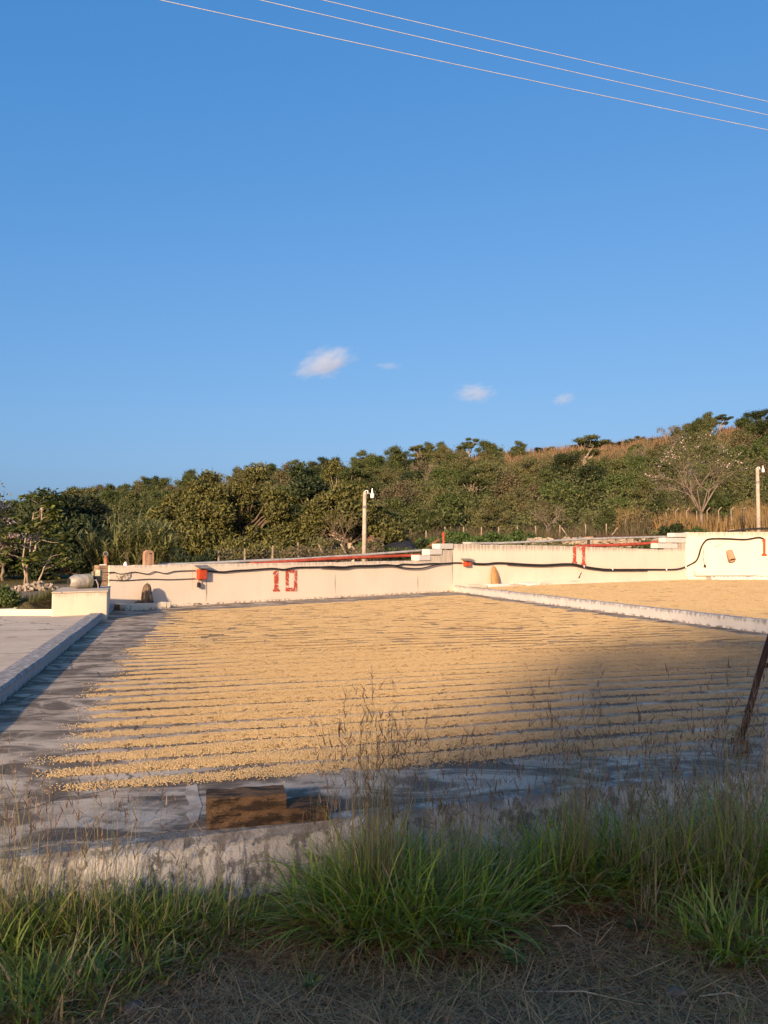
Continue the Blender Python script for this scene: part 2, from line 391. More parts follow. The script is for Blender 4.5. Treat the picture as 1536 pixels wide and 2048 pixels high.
M_NET = simple('black_shade_net', (.014, .014, .017), (.035, .034, .038), 3, .8, .8, 9, .08)
M_REDEARTH = simple('red_earth', (.30, .15, .075), (.20, .09, .045), 2, .95, .8, 6, .1)
M_STONE = simple('rubble_stone', (.40, .33, .255), (.26, .21, .16), 5, .9, .6)
M_GSTONE = simple('grey_brown_stone', (.17, .14, .115), (.10, .082, .066), 9, .9, .7, 30, .02)
M_LINE = simple('bare_conductor', (.58, .57, .57), (.50, .49, .49), 3, .5, 0, spec=.4)

# ------------------------------------------------------------------ ground
def axis(breaks):
    out = []
    for (a, b, st) in breaks: out.extend(np.arange(a, b, st))
    return np.array(out + [breaks[-1][1]])
gx = axis([(-900, -200, 50), (-200, -40, 5), (-40, -14, 1.2), (-14, -4, .4), (-4, 4, .16), (4, 40, .5), (40, 120, 2.5), (120, 900, 60)])
gy = axis([(-400, -40, 30), (-40, -2, 2), (-2, 5, .16), (5, 14, 1), (14, 46, .4), (46, 130, 1.3), (130, 400, 15), (400, 1600, 120)])
ground = link('ground', grid_mesh('ground', gx, gy, terrain), M_GROUND); ground['kind'] = 'structure'
# dark trodden soil strip in front of the patio, a sheet over the ground
def soil(X, Y): return terrain(X, Y) + .006 + .02 * vn.fbm(X * 3, Y * 3, 4)
so = link('soil_path', grid_mesh('soil_path', np.arange(-5, 6, .06), np.arange(-1.5, 5.6, .06), soil), M_DIRT); so['kind'] = 'structure'

# ------------------------------------------------------------------ patios
def slab(name, poly, ztop, mat, zbot=-.8):
    g = Geo(); n = len(poly)
    g.add([(p.x, p.y, zbot) for p in poly] + [(p.x, p.y, ztop) for p in poly],
          [tuple(range(n))[::-1], tuple(n + i for i in range(n))] + [(i, (i + 1) % n, n + (i + 1) % n, n + i) for i in range(n)])
    o = g.build(name, mat); o['kind'] = 'structure'; return o
FEXT = .13                                                # thickness of the front wall's coping
fl_in = F0 - FN * FEXT; 
cL = meet(KL0, KDIR_L, fl_in, FD); cR = meet(KR0, KDIR_R, fl_in, FD)
bL = meet(KL0, KDIR_L, W10A, WA.d); bR = W10B + KDIR_R * .0
slab('patio_floor', [cL, cR, W10B, bL], 0.0, M_PATIO)
KW = .26
perpL = Vector((-KDIR_L.y, KDIR_L.x, 0)); perpR = Vector((KDIR_R.y, -KDIR_R.x, 0))
kLo0 = cL + perpL * KW; kLo1 = bL + perpL * KW
far_l = Vector((-40, 16.3, 0)); near_l = F0 - FD * 40 - FN * FEXT
slab('patio_floor_empty', [near_l, kLo0, kLo0 + (kLo1 - kLo0) * .985, Vector((-8.6, 16.55, 0)), far_l], ZL, M_PATIO_L)
kRo0 = cR + perpR * .22; kRo1 = W10B + WB.d * .25
slab('patio_floor_raised', [kRo0, cR + perpR * 40, Vector((40, 39.5, 0)), W11B, W10B + WB.d * .26], ZR, M_PATIO_L)

def kerb_wall(name, a, b, w, perp, z, mat, label, seed, extra=0.0):
    """long low wall with a slightly wavy, chipped top"""
    rng = np.random.default_rng(seed); L = (b - a).length; n = int(L / .18); d = (b - a).normalized(); g = Geo(); vs = []
    for i in range(n + 1):
        t = L * i / n; k = .012 * vn.fbm(t * 1.4 + seed, 3.0, 4)
        dz = .018 * vn.fbm(t * 1.1, seed * 3.3, 4) + (rng.uniform(-.02, 0) if rng.random() < .12 else 0)
        for off, zz in ((0.02, -.4), (0.02 + k * .6, .05), (0 + k, z - .03 + dz), (.025 + k, z + dz), (w - .02, z + dz * .6), (w, z - .03), (w, -.4)):
            vs.append((t, -off, zz))
    fs = [(i * 7 + j, i * 7 + j + 1, (i + 1) * 7 + j + 1, (i + 1) * 7 + j) for i in range(n) for j in range(6)]
    fs += [tuple(range(7))[::-1], tuple(n * 7 + j for j in range(7))]
    if perp.cross(d).z < 0: vs = [(x, -y, zz) for x, y, zz in vs]; fs = [f[::-1] for f in fs]
    g.add(vs, fs)
    o = g.build(name, mat, None, a, math.atan2(d.y, d.x)); return tag(o, label, 'low wall')
kerb_wall('kerb_wall', cL, bL - KDIR_L * .25, KW, perpL, ZL + .035, M_KERB_L, 'grey kerb wall between the bare empty patio and the coffee patio, casting a shadow', 3)
kerb_wall('kerb_wall', cR, W10B - KDIR_R * .03, .22, perpR, .235, M_KERB, 'whitewashed kerb wall dividing the two coffee beds', 5)

# front retaining wall with mouldy whitewash
def front_wall():
    g = Geo(); a = F0 - FD * 30; L = 60.0; n = 420; vs = []
    for i in range(n + 1):
        t = L * i / n; k = .03 * vn.fbm(t * 1.7, 9.1, 4); kb = .05 * vn.fbm(t * 1.1, 2.1, 4)
        for off, z in ((FEXT + .04, -.004), (-.0 + k * .3 + .01, .002), (-.02 + k, -.035), (-.05 + k, -.17), (-.08 + kb, -.29), (-.10 + kb, -.55), (FEXT + .04, -.55)):
            vs.append((t, off, z))
    g.add(vs, [(i * 7 + j, (i + 1) * 7 + j, (i + 1) * 7 + j + 1, i * 7 + j + 1) for i in range(n) for j in range(6)])
    o = g.build('retaining_wall', M_FRONT, None, a, math.atan2(FD.y, FD.x))
    tag(o, 'low mould-stained whitewashed retaining wall behind the foreground grass', 'wall')
front_wall()

# ------------------------------------------------------------------ back walls
def back_wall(W, profile, thick, mat, label, zb=-.5, seed=1, x0=0.0, x1=None):
    """profile = [(along, z)], front face at y=0 of the wall's own axes"""
    rng = np.random.default_rng(seed); x1 = W.L if x1 is None else x1
    xs = [x0]
    for (a, za), (b, zb_) in zip(profile[:-1], profile[1:]):
        m = max(1, int((b - a) / .16)); xs.extend(a + (b - a) * k / m for k in range(1, m + 1))
    px = [p[0] for p in profile]; pz = [p[1] for p in profile]
    zt = np.interp(xs, px, pz) + .012 * vn.fbm(np.array(xs) * 2.2, seed * 1.7, 4) + np.where(rng.random(len(xs)) < .12, -.018, 0)
    g = Geo(); vs = []
    for x, z in zip(xs, zt):
        w = .012 * float(vn.fbm(x * .8, seed * 7.7, 3))
        vs += [(x, w, zb), (x, w, z - .025), (x, w + .02, z), (x, thick, z - .004), (x, thick, zb)]
    n = len(xs)
    fs = [(i * 5 + j, (i + 1) * 5 + j, (i + 1) * 5 + j + 1, i * 5 + j + 1) for i in range(n - 1) for j in range(4)]
    fs += [(0, 1, 2, 3, 4), tuple((n - 1) * 5 + j for j in (4, 3, 2, 1, 0))]
    g.add(vs, fs)
    o = g.build('back_wall', mat, None, W.A, W.rot); return tag(o, label, 'wall')
a10 = [WA.at(217, 1131).z, WA.at(600, 1125).z, WA.at(836, 1121).z]
x_a, x_b, x_c = WA.at(838, 1121).x, WA.at(860, 1110).x, WA.at(882, 1098).x
za, zb_, zc = WA.at(850, 1110).z, WA.at(870, 1098.5).z, WA.at(892, 1087.5).z
wall10 = back_wall(WA, [(0, a10[0]), (WA.at(600, 1125).x, a10[1]), (x_b - .02, a10[2]), (x_b, za - .02), (x_c - .01, za - .02), (x_c, zb_ - .02), (WA.L - .02, zb_ - .02)],
                   .30, M_WALL10, 'cream back wall painted with red number 10 behind the large coffee bed', seed=2)
def block(W, parent, px0, px1, py0, py1, proud=.035, depth=.40, mat=M_BLOCK):
    p0 = W.at(px0, py0); p1 = W.at(px1, py1); rng = np.random.default_rng(int(px0))
    c = ((p0.x + p1.x) / 2, -proud + depth / 2, (p0.z + p1.z) / 2)
    g = Geo().box((0, 0, 0), (p1.x - p0.x, depth, p0.z - p1.z), 0, .008, rng)
    o = g.build('step_block', mat, parent, c, bevel=.015); return o
block(WA, wall10, 836.6, 860, 1110, 1121); block(WA, wall10, 857.5, 882.5, 1098.3, 1109.6, .05); block(WA, wall10, 877, 904, 1087, 1097.8, .065)
z11a, z11b = WB.at(915, 1088).z, WB.at(1330, 1099).z
xs1, xs2, xs3 = WB.at(1330, 1086).x, WB.at(1358, 1080).x, WB.at(1376, 1070).x
wall11 = back_wall(WB, [(0, z11a), (WB.at(1100, 1091).x, WB.at(1100, 1091).z), (xs1 - .02, z11b), (xs1, WB.at(1340, 1087).z), (xs2, WB.at(1350, 1087).z), (xs2 + .02, WB.at(1360, 1076.5).z), (WB.L - .01, WB.at(1372, 1076).z)],
                   .32, M_WALL11, 'taller cream back wall painted with red number 11 behind the raised coffee bed', seed=6)
for a in ((1314, 1354, 1086, 1097, .035), (1329.5, 1372, 1075.2, 1085.7, .05), (1346, 1387, 1065.6, 1074.8, .065)): block(WB, wall11, *a)
zt12 = WC.at(1420, 1064.5).z
wall12 = back_wall(WC, [(0, zt12), (3, zt12 + .02), (WC.L, zt12 + .15)], .34, M_WALL12, 'highest cream wall at the end of the row, cracked, with a clay spout', seed=11)
# footings: plain low ledges
g = Geo(); p0 = WB.at(1020, 1160); L0 = p0.x; g.box(((L0 + WB.L) / 2, -.06, .13), (WB.L - L0 - .05, .12, .34), 0, .01, np.random.default_rng(3))
o = g.build('footing', M_WALL11, wall11, bevel=.02)
g = Geo(); g.box((9, -.35, .2), (16, .55, .20), 0, .02, np.random.default_rng(5)); o = g.build('footing', M_FOOT, wall12, bevel=.02); o['label'] = 'mould-stained grey footing'
g = Geo(); g.box((2.0, -.10, .43), (3.2, .2, .24), 0, .02, np.random.default_rng(7)); g.build('ledge', M_WALL12, wall12, bevel=.02)
g = Geo(); g.box((11.0, -.10, .38), (12.5, .22, .16), 0, .03, np.random.default_rng(9)); g.build('ledge', M_PLINTH, wall12, bevel=.02)

# painted numbers: worn red paint lying on the plaster
def m_worn(name, keep):
    t = NT(name); v = t.coord('Object')
    k = t.ramp(t.math('ADD', t.math('MULTIPLY', t.noise(v, 26, 6, .7), .7), t.math('MULTIPLY', t.noise(v, 4, 3), .3)), keep, keep + .05)
    b = t.bsdf(t.mix(t.noise(v, 9), (.52, .085, .04), (.42, .06, .03)), .85, .15); tr = t.n('BsdfTransparent')
    mx = t.n('MixShader'); t.put(mx.inputs[0], k); t.put(mx.inputs[1], tr.outputs[0]); t.put(mx.inputs[2], b); return t.done(mx.outputs[0])
M_NUM10 = m_worn('worn_red_lettering', .44); M_NUM12 = m_worn('fresh_red_lettering', .33)
def digit(W, parent, polys, mat, off=.016):
    """polys are pixel outlines surveyed on the wall face"""
    g = Geo()
    for poly in polys:
        p = [W.at(x, y, off) for x, y in poly]
        g.add([(q.x, q.y, q.z) for q in p], [tuple(range(len(p)))[::-1]])
    o = g.build('painted_digit', mat, parent); return o
def rect(x0, y0, x1, y1): return [(x0, y0), (x1, y0), (x1, y1), (x0, y1)]
def one(x, y0, y1, w, serif=3.0, flag=4.0):
    return [[(x - w / 2, y0 + 1), (x + w / 2, y0), (x + w / 2, y1 - 5), (x - w / 2, y1 - 5)],
            [(x - w / 2 - .0, y0 + 1.2), (x - w / 2, y0 + 5), (x - w / 2 - flag, y0 + 8.5), (x - w / 2 - flag + .6, y0 + 5)],
            [(x - w / 2, y1 - 5), (x + w / 2, y1 - 5), (x + w / 2 + serif, y1 - 3.6), (x + w / 2 + serif, y1), (x - w / 2 - serif, y1), (x - w / 2 - serif, y1 - 3.6)]]
digit(WA, wall10, one(552.6, 1141, 1183, 8.4, 2.6, 3.0), M_NUM10)['label'] = 'worn red painted digit 1'
digit(WA, wall10, [rect(571, 1140, 577.5, 1182.5), rect(588, 1140, 594.3, 1182.5), rect(577.5, 1140, 588, 1146), rect(577.5, 1175.5, 588, 1182.5)], M_NUM10)['label'] = 'worn red painted digit 0'
digit(WB, wall11, one(1149.2, 1093.5, 1128, 6.6, 2.2, 0.6), M_NUM10)['label'] = 'worn red painted digit 1'
digit(WB, wall11, one(1167.3, 1093, 1131, 6.4, 2.4, 3.6), M_NUM10)['label'] = 'worn red painted digit 1'
digit(WC, wall12, one(1528.6, 1077, 1112, 5.0, 2.6, 2.6), M_NUM12, .03)['label'] = 'bright red painted digit 1'
# cracks in the plaster: thin open seams
def crack(W, parent, pts, off=.015, w=.012):
    g = Geo(); q = [W.at(x, y, off) for x, y in pts]
    rng = random.Random(len(pts) * 7 + int(pts[0][0]))
    vs = []
    for i, p in enumerate(q):
        ww = w * rng.uniform(.4, 1.3) * (0.15 if i in (0, len(q) - 1) else 1)
        vs += [(p.x - ww, p.y, p.z + ww * .4), (p.x + ww, p.y, p.z - ww * .4)]
    g.add(vs, [(2 * i, 2 * i + 1, 2 * i + 3, 2 * i + 2) for i in range(len(q) - 1)])
    return g.build('crack', M_DARK, parent)
crack(WB, wall11, [(1156, 1139), (1158, 1141.5), (1160, 1143)], w=.03)
crack(WB, wall11, [(1163.5, 1143), (1162, 1147), (1160, 1151), (1158.5, 1155), (1157, 1157)], w=.035)
crack(WB, wall11, [(1138, 1162.5), (1150, 1162.2), (1163, 1162)], .13, .02)
crack(WC, wall12, [(1408, 1092), (1407, 1104), (1408, 1112), (1406.5, 1120), (1409, 1128)], .03)
crack(WC, wall12, [(1399, 1127), (1404, 1126), (1410, 1125), (1421, 1123.5)], .03)
crack(WC, wall12, [(1421, 1096.5), (1432, 1093), (1443, 1088.5), (1453, 1081)], .03)
crack(WC, wall12, [(1390, 1134), (1390.3, 1140)], .03); crack(WC, wall12, [(1443, 1070.5), (1449, 1071.5)], .03, .03)
crack(WC, wall12, [(1389, 1096), (1393, 1097.5)], .03, .03); crack(WC, wall12, [(1409, 1127), (1410.5, 1131), (1409, 1135), (1412, 1136.5)], .03, .06)
for x in (374, 388, 396, 413):
    crack(WA, wall10, [(x, 1207.5), (x + 3, 1206.6), (x + 6, 1207)], .02, .025)
crack(WA, wall10, [(413, 1146), (412.4, 1165), (412.8, 1185), (412, 1205)], .016, .006); crack(WA, wall10, [(386, 1135), (384.6, 1150), (385, 1180)], .016, .005)
crack(WA, wall10, [(671, 1148), (670, 1165), (671, 1188)], .016, .006); crack(WA, wall10, [(836, 1148), (835.5, 1165), (836, 1182)], .016, .008)
crack(WB, wall11, [(905.5, 1090), (905.2, 1120), (905.6, 1165)], .016, .012)

# ------------------------------------------------------------------ cables, pipes, boxes on the walls
def strand(name, pts, r, mat, label, cat, n=6, sub=4):
    """smooth tube through survey points"""
    P = [Vector(p) for p in pts]; out = []
    for i in range(len(P) - 1):
        a, b, c, d = P[max(i - 1, 0)], P[i], P[i + 1], P[min(i + 2, len(P) - 1)]
        for k in range(sub):
            t = k / sub
            out.append(.5 * ((2 * b) + (c - a) * t + (2 * a - 5 * b + 4 * c - d) * t * t + (3 * b - a - 3 * c + d) * t ** 3))
    out.append(P[-1])
    o = Geo().tube(out, r, n).build(name, mat, smooth=True); return tag(o, label, cat)
c10 = [(416, 1142), (446, 1144), (469, 1141.5), (497, 1140), (544, 1137), (567, 1139), (594, 1135), (641, 1134), (660, 1133), (688, 1134), (710, 1131.5), (744, 1131), (772.5, 1129.5), (793, 1131), (808, 1128.3), (832, 1129), (863, 1127), (883, 1127), (903, 1125.8)]
strand('cable', [WA.w(x, y, .05) for x, y in c10] + [WB.w(x, y, .05) for x, y in ((912, 1125.6), (924, 1126))], .027, M_CABLE, 'black cable along wall 10, its upper loop ending at the small red box', 'cable')
c10b = [(640, 1134.4), (660, 1135), (688, 1136.3), (710, 1133), (744, 1132.6), (772.5, 1131), (790, 1132), (804, 1135), (825.6, 1137), (847, 1136), (866, 1131), (883, 1127.6), (900, 1126.4)]
strand('cable', [WA.w(x, y, .09) for x, y in c10b], .024, M_CABLE, 'black cable sagging in a lower loop beside the stepped wall end', 'cable')
c11 = [(947, 1127.5), (972, 1128), (992, 1126), (1015, 1126.5), (1054, 1129), (1089.5, 1130), (1125, 1128), (1149, 1128.6), (1168, 1133), (1194, 1137), (1221, 1139), (1295, 1139), (1344, 1139), (1362, 1136.8), (1376, 1131.5)]
c12 = [(1391, 1123), (1397, 1113), (1402, 1096), (1409, 1084), (1419, 1078), (1453, 1077.5), (1490, 1079), (1516, 1075), (1527, 1077.4)]
strand('cable', [WB.w(x, y, .06) for x, y in c11] + [WC.w(x, y, .07) for x, y in c12], .042, M_CABLE, 'thick black cable bundle dipping along wall 11 then climbing the end wall', 'cable')
strand('cable', [WB.w(x, y + 1.8, .10) for x, y in c11[3:12]], .03, M_CABLE, 'second black cable just under the thick bundle on wall 11', 'cable')
strand('wire', [WA.w(x, y, .03) for x, y in ((204, 1146), (219, 1145), (228, 1144.5), (240, 1148), (253, 1147), (269, 1144), (295, 1148), (310, 1143), (331, 1147), (350, 1142.5), (391, 1141))], .012, M_CABLE, 'thin upper wire waving along the wall to the large red box', 'wire')
strand('wire', [WA.w(x, y, .03) for x, y in ((203, 1162), (220, 1159.7), (241, 1161), (266, 1160), (301, 1158), (340, 1159), (391, 1157))], .010, M_CABLE, 'thin lower wire running along the wall below the other', 'wire')
for i, (x, y) in enumerate(((1168, 1133.5), (1225, 1139), (1333, 1139), (1372, 1134))):
    w = WB.w(x, y, .1); g = Geo().box((0, 0, 0), (.05, .05, .11)); o = g.build('cable_clip', M_LAMP, None, w, WB.rot)
    tag(o, ['pale cable clip just below the red number 11', 'pale cable clip at the start of the level cable run', 'pale cable clip near the end of the level cable run', 'pale cable clip where the cable begins to climb'][i], 'clip', 'cable clips on the wall')
# switch boxes
def switch_box(W, px0, px1, py0, py1, depth, hood, label, tail=False):
    a = W.at(px0, py0); b = W.at(px1, py1); w = b.x - a.x; h = a.z - b.z
    e = empty('switch_box', W.A + W.d * (a.x + w / 2) + W.n * (depth / 2 + .02) + Vector((0, 0, b.z)), W.rot)
    tag(e, label, 'switch box')
    Geo().box((0, 0, h / 2), (w, depth, h)).build('body', M_RED, e, bevel=.008)
    Geo().box((0, -depth / 2 - .008, h / 2), (w * .86, .012, h * .86)).build('door', M_RED, e, bevel=.003)
    g = Geo(); hw = w * hood; g.add([(-hw * .55, .12, h + .11), (hw * .55, .12, h + .11), (hw * .55, -depth * 1.3, h + .03), (-hw * .55, -depth * 1.3, h + .03)] +
          [(-hw * .55, .12, h + .125), (hw * .55, .12, h + .125), (hw * .55, -depth * 1.3, h + .045), (-hw * .55, -depth * 1.3, h + .045)],
          [(0, 1, 2, 3), (7, 6, 5, 4), (0, 4, 5, 1), (1, 5, 6, 2), (2, 6, 7, 3), (3, 7, 4, 0)])
    g.build('hood', M_TIN, e)
    if tail:
        Geo().tube([(-w * .35, 0, 0), (-w * .35, 0, -.09)], .014, 6).build('conduit', M_RUST, e)
        Geo().box((-w * .35, 0, -.15), (.09, .07, .14)).build('outlet', M_DARK, e, bevel=.01)
    return e
switch_box(WA, 392.5, 408.5, 1138.5, 1158.5, .13, 1.5, 'large red switch box with tin hood on the wall left of number 10', True)
switch_box(WB, 925.5, 936, 1123, 1132, .16, 1.7, 'small red box with tilted tin hood on the cable below the stepped blocks')
# pipes behind the wall tops
def pipe(name, W, px, off, r, mat, label): return strand(name, [W.w(x, y, off) for x, y in px], r, mat, label, 'pipe', 8, 2)
pipe('pipe', WA, [(318, 1129.5), (380, 1128), (523, 1121), (595, 1118.5), (666.5, 1113.6), (724, 1110), (820, 1102.6), (862, 1099.5)], -.45, .045, M_GREYPIPE, 'grey pipe sloping up behind wall 10 above the red pipe')
pipe('pipe', WA, [(500, 1128.5), (537, 1126), (666.5, 1117), (738, 1114.3), (820, 1111), (842, 1110)], -.40, .055, M_REDPIPE, 'red pipe sloping up behind wall 10 beneath the grey pipe')
pipe('pipe', WB, [(926, 1086.4), (996, 1086.5), (1100, 1082), (1176, 1078), (1237, 1076), (1295, 1074.4), (1350, 1073)], -.45, .05, M_GREYPIPE, 'long pale pipe sloping up behind wall 11')
pipe('pipe', WB, [(1150, 1093.5), (1170, 1092), (1237, 1090), (1295, 1086.7), (1326, 1083)], -.45, .075, M_REDPIPE, 'red pipe behind wall 11 rising to the higher step blocks')
p = WB.w(1325.5, 1082.5, -.45); o = Geo().box((0, 0, 0), (.26, .2, .22)).build('pipe_box', M_REDPIPE, None, p, WB.rot, bevel=.02); tag(o, 'red box at the upper end of the red pipe behind wall 11', 'box')
p = WA.w(887, 1086, -.2)
e = empty('standpipe', p); tag(e, 'short red standpipe on top of the stepped blocks', 'pipe')
Geo().tube([(0, 0, -.1), (0, 0, .36)], .045, 8).build('stem', M_REDPIPE, e, smooth=False); Geo().tube([(0, 0, .28), (0, 0, .40)], .06, 8).build('collar', M_REDPIPE, e)
# support posts of the pipes
for i, (W, x, y, lab) in enumerate(((WA, 706, 1112, 'short pale bracket post under the two pipes near the lamp pole'), (WB, 1177, 1078, 'dark bracket post under the pale pipe behind the number 11'))):
    q = W.w(x, y, -.45); zz = tz(q.x, q.y)
    o = Geo().box((0, 0, (q.z - zz) / 2 - .08), (.1, .1, q.z - zz + .1)).build('pipe_support', M_CONCPOST if i == 0 else M_DARK, None, (q.x, q.y, zz), bevel=.01); tag(o, lab, 'post')

# clay spout on the end wall
q0 = WC.w(1458, 1103, -.02); q1 = WC.w(1465, 1120.5, .30)
e = empty('clay_spout', q1); tag(e, 'half-round clay spout jutting from the end wall', 'spout')
g = Geo(); ax = (q1 - q0); n = 12; vs = []
sd = ax.cross(Vector((0, 0, 1))).normalized(); uu = sd.cross(ax).normalized()
for end in (q0 - q1, Vector((0, 0, 0))):
    for rr in (.17, .13):
        for j in range(n):
            th = 2 * math.pi * j / n; vs.append(end + (sd * math.cos(th) + uu * math.sin(th)) * rr)
fs = []
for j in range(n):
    k = (j + 1) % n
    fs += [(j, k, 2 * n + k, 2 * n + j), (n + k, n + j, 3 * n + j, 3 * n + k), (2 * n + j, 2 * n + k, 3 * n + k, 3 * n + j)]
g.add(vs, fs); g.build('tube', M_STELE, e, smooth=True)

# ------------------------------------------------------------------ stones, stele, plinth
def rock(name, h, w, d, seed, mat, label, cat, loc, rotz=0.0, point=1.0, lean=(0, 0), parent=None):
    g = Geo(); rng = np.random.default_rng(seed); nz, na = 11, 14; vs = []
    for i in range(nz + 1):
        t = i / nz; prof = (1 - t ** 2.2) ** (.62 * point) * (1 - .12 * t) if i < nz else .02
        for j in range(na):
            th = 2 * math.pi * j / na
            r = prof * (1 + .22 * float(vn.fbm(math.cos(th) * 1.3 + seed, math.sin(th) * 1.3 + t * 2.2, 3)))
            vs.append((w / 2 * r * math.cos(th) + lean[0] * t, d / 2 * r * math.sin(th) + lean[1] * t, -.04 + (h + .04) * t))
    fs = [(i * na + j, i * na + (j + 1) % na, (i + 1) * na + (j + 1) % na, (i + 1) * na + j) for i in range(nz) for j in range(na)]
    fs += [tuple(range(na))[::-1], tuple(nz * na + j for j in range(na))]
    g.add(vs, fs); o = g.build(name, mat, parent, loc, rotz, smooth=False); return tag(o, label, cat)
q = WA.w(298, 1212, .32); q.z = 0
# open plinth trough in front of the wall
e = empty('plinth', WA.w(288, 1216, .30) * Vector((1, 1, 0)) if False else Vector((WA.w(288, 1212, .30).x, WA.w(288, 1212, .30).y, 0)), WA.rot)
tag(e, 'low whitewashed plinth holding the grey-brown standing stone', 'plinth')
pw = WA.at(324, 1215, .5).x - WA.at(253, 1215, .5).x
Geo().box((0, -.24, .075), (pw, .12, .17), 0, .01, np.random.default_rng(2)).build('front_slab', M_PLINTH, e, bevel=.015)
Geo().box((-pw / 2 - .07, .03, .073), (.12, .62, .165), 0, .008, np.random.default_rng(2)).build('side_slab', M_PLINTH, e, bevel=.015)
Geo().box((pw / 2 + .07, .03, .073), (.12, .62, .165), 0, .008, np.random.default_rng(2)).build('side_slab', M_PLINTH, e, bevel=.015)
Geo().box((0, .05, .05), (pw - .02, .44, .10)).build('soil', M_DIRT, e)
b = WA.w(294, 1211, .26); b.z = .11
rock('standing_stone', .56, .33, .30, 3, M_ROCK, 'grey-brown standing stone on the low plinth by the wall', 'stone', b, .3, .5)
b = WA.w(277, 1211, .26); b.z = .10
rock('stone', .14, .30, .2, 8, M_ROCK, 'small stone lying against the foot of the standing stone', 'stone', b, .3, 1.2)
b = WB.w(991, 1173, .30); b.z = .12
rock('pointed_stone', WB.at(991, 1131, .3).z - .12, .44, .34, 5, M_OCHRE, 'tall ochre pointed stone leaning on the wall below number 11', 'stone', b, WB.rot, .62, (.0, .10))
# heap of broken mortar beside it
g = Geo(); rng = np.random.default_rng(8)
e = empty('broken_ledge', Vector((WB.w(985, 1175, .35).x, WB.w(985, 1175, .35).y, ZR)), WB.rot); tag(e, 'broken whitewashed ledge at the foot of the ochre stone', 'ledge')
for k, (dx, w, h) in enumerate(((-1.05, 1.0, .11), (0.1, 1.15, .12), (1.15, .9, .09), (2.0, .75, .12), (2.75, .7, .09))):
    Geo().box((dx, -.05 - .02 * (k % 2), h / 2), (w, .5, h), .02 * (k % 3 - 1), .02, rng).build('slab', [M_PLINTH, M_KERB][k % 2], e, bevel=.02)
# stele on the wall top
def stele():
    a = WA.at(287, 1131.5, -.15); b = WA.at(306.5, 1099, -.15); w = b.x - a.x; h = b.z - a.z
    e = empty('stele', WA.A + WA.d * (a.x + w / 2) - WA.n * .15 + Vector((0, 0, a.z - .02)), WA.rot); tag(e, 'pinkish round-shouldered concrete slab standing on the wall top', 'slab')
    out = [(-w / 2, 0), (w / 2, 0), (w / 2, h * .82), (w * .36, h * .95), (w * .2, h), (-w * .2, h), (-w * .36, h * .95), (-w / 2, h * .82)]; n = len(out)
    g = Geo(); g.add([(x, -.06, z) for x, z in out] + [(x, .06, z) for x, z in out], [tuple(range(n)), tuple(n + i for i in range(n))[::-1]] + [((i + 1) % n, i, n + i, n + (i + 1) % n) for i in range(n)])
    g.build('body', M_STELE, e, bevel=.01)
    Geo().box((0, -.064, h * .42), (w * .30, .012, h * .8)).build('rib', M_STELE, e, bevel=.004)
    Geo().box((.02, -.066, h * .80), (w * .22, .014, h * .06)).build('slot', M_DARK, e)
stele()
b = WA.w(251, 1130, -.1); rock('white_stone', .09, .11, .1, 4, M_LAMP, 'small white stone sitting on the wall top near the pink slab', 'stone', b + Vector((0, 0, 0)), 0, .8)
b = WA.w(246, 1150.5, .02); g = Geo(); n = 14
g.add([(.21 * math.cos(2 * math.pi * i / n), -.012, .125 * math.sin(2 * math.pi * i / n)) for i in range(n)] + [(0, -.014, 0)], [(i, (i + 1) % n, n) for i in range(n)])
o = g.build('mortar_patch', M_PLINTH, wall10, (WA.at(246, 1151).x, -.01, WA.at(246, 1151).z))

# ------------------------------------------------------------------ pump platform at the left
PA = G(103, 1233, ZL); PB = G(214, 1228, ZL); zP = D(150, 1185, 16.6).z
WP = Wall(PA, PB)
e = empty('platform', (PA.x, PA.y, 0), WP.rot); tag(e, 'cream painted masonry platform carrying the wrapped motor', 'platform')
def skew_box(z0, z1, grow, seed):
    S = Vector((-.31, .95, 0)).normalized() * 2.4; Rm = Matrix.Rotation(-WP.rot, 3, 'Z'); S = Rm @ S
    p = [Vector((-grow, -grow, 0)), Vector((WP.L + grow, -grow, 0)), Vector((WP.L + grow, 0, 0)) + S, Vector((-grow, 0, 0)) + S]
    return Geo().add([(q.x, q.y, z0) for q in p] + [(q.x, q.y, z1) for q in p], [(0, 3, 2, 1), (4, 5, 6, 7), (0, 1, 5, 4), (1, 2, 6, 5), (2, 3, 7, 6), (3, 0, 4, 7)])
skew_box(-.5, zP, 0, 1).build('body', M_PLINTH, e, bevel=.02); skew_box(zP + .001, zP + .036, .012, 2).build('top_slab', M_PATIO_L, e, bevel=.01)
zt = zP + .038
pier_o = empty('brick_pier', (W10A.x - .22, W10A.y + .1, 0), WA.rot); tag(pier_o, 'weathered brick pier at the left end of wall 10', 'pier')
hp = D(210, 1131, 19.7).z
rngp = np.random.default_rng(12); z = -.3; k = 0
while z < hp - .05:
    for dx in ((-.1, .1) if k % 2 else (0,)):
        Geo().box((dx * .75, 0, z + .04), (.155 if k % 2 else .31, .30, .076), 0, .006, rngp).build('brick', M_PIER, pier_o)
    z += .085; k += 1
Geo().box((0, .01, (hp - .3) / 2 - .03), (.27, .26, hp + .3 - .02)).build('mortar_core', M_STELE, pier_o)
e = empty('elbow_pipe', (W10A.x - .15, W10A.y + .15, hp - .02)); tag(e, 'rusty elbow pipe with open mouth on top of the brick pier', 'pipe')
Geo().tube([(0, 0, 0), (0, 0, .2), (0, 0, .27), (.015, -.05, .31), (.03, -.12, .315)], [.05, .05, .052, .058, .062], 10, caps=False).build('elbow', M_RUST, e, smooth=True)
Geo().tube([(.03, -.118, .315), (.032, -.128, .315)], [.066, .066], 12).build('rim', M_TIN, e)
Geo().tube([(.0315, -.126, .315), (.033, -.133, .315)], [.05, .05], 12).build('mouth', M_DARK, e)
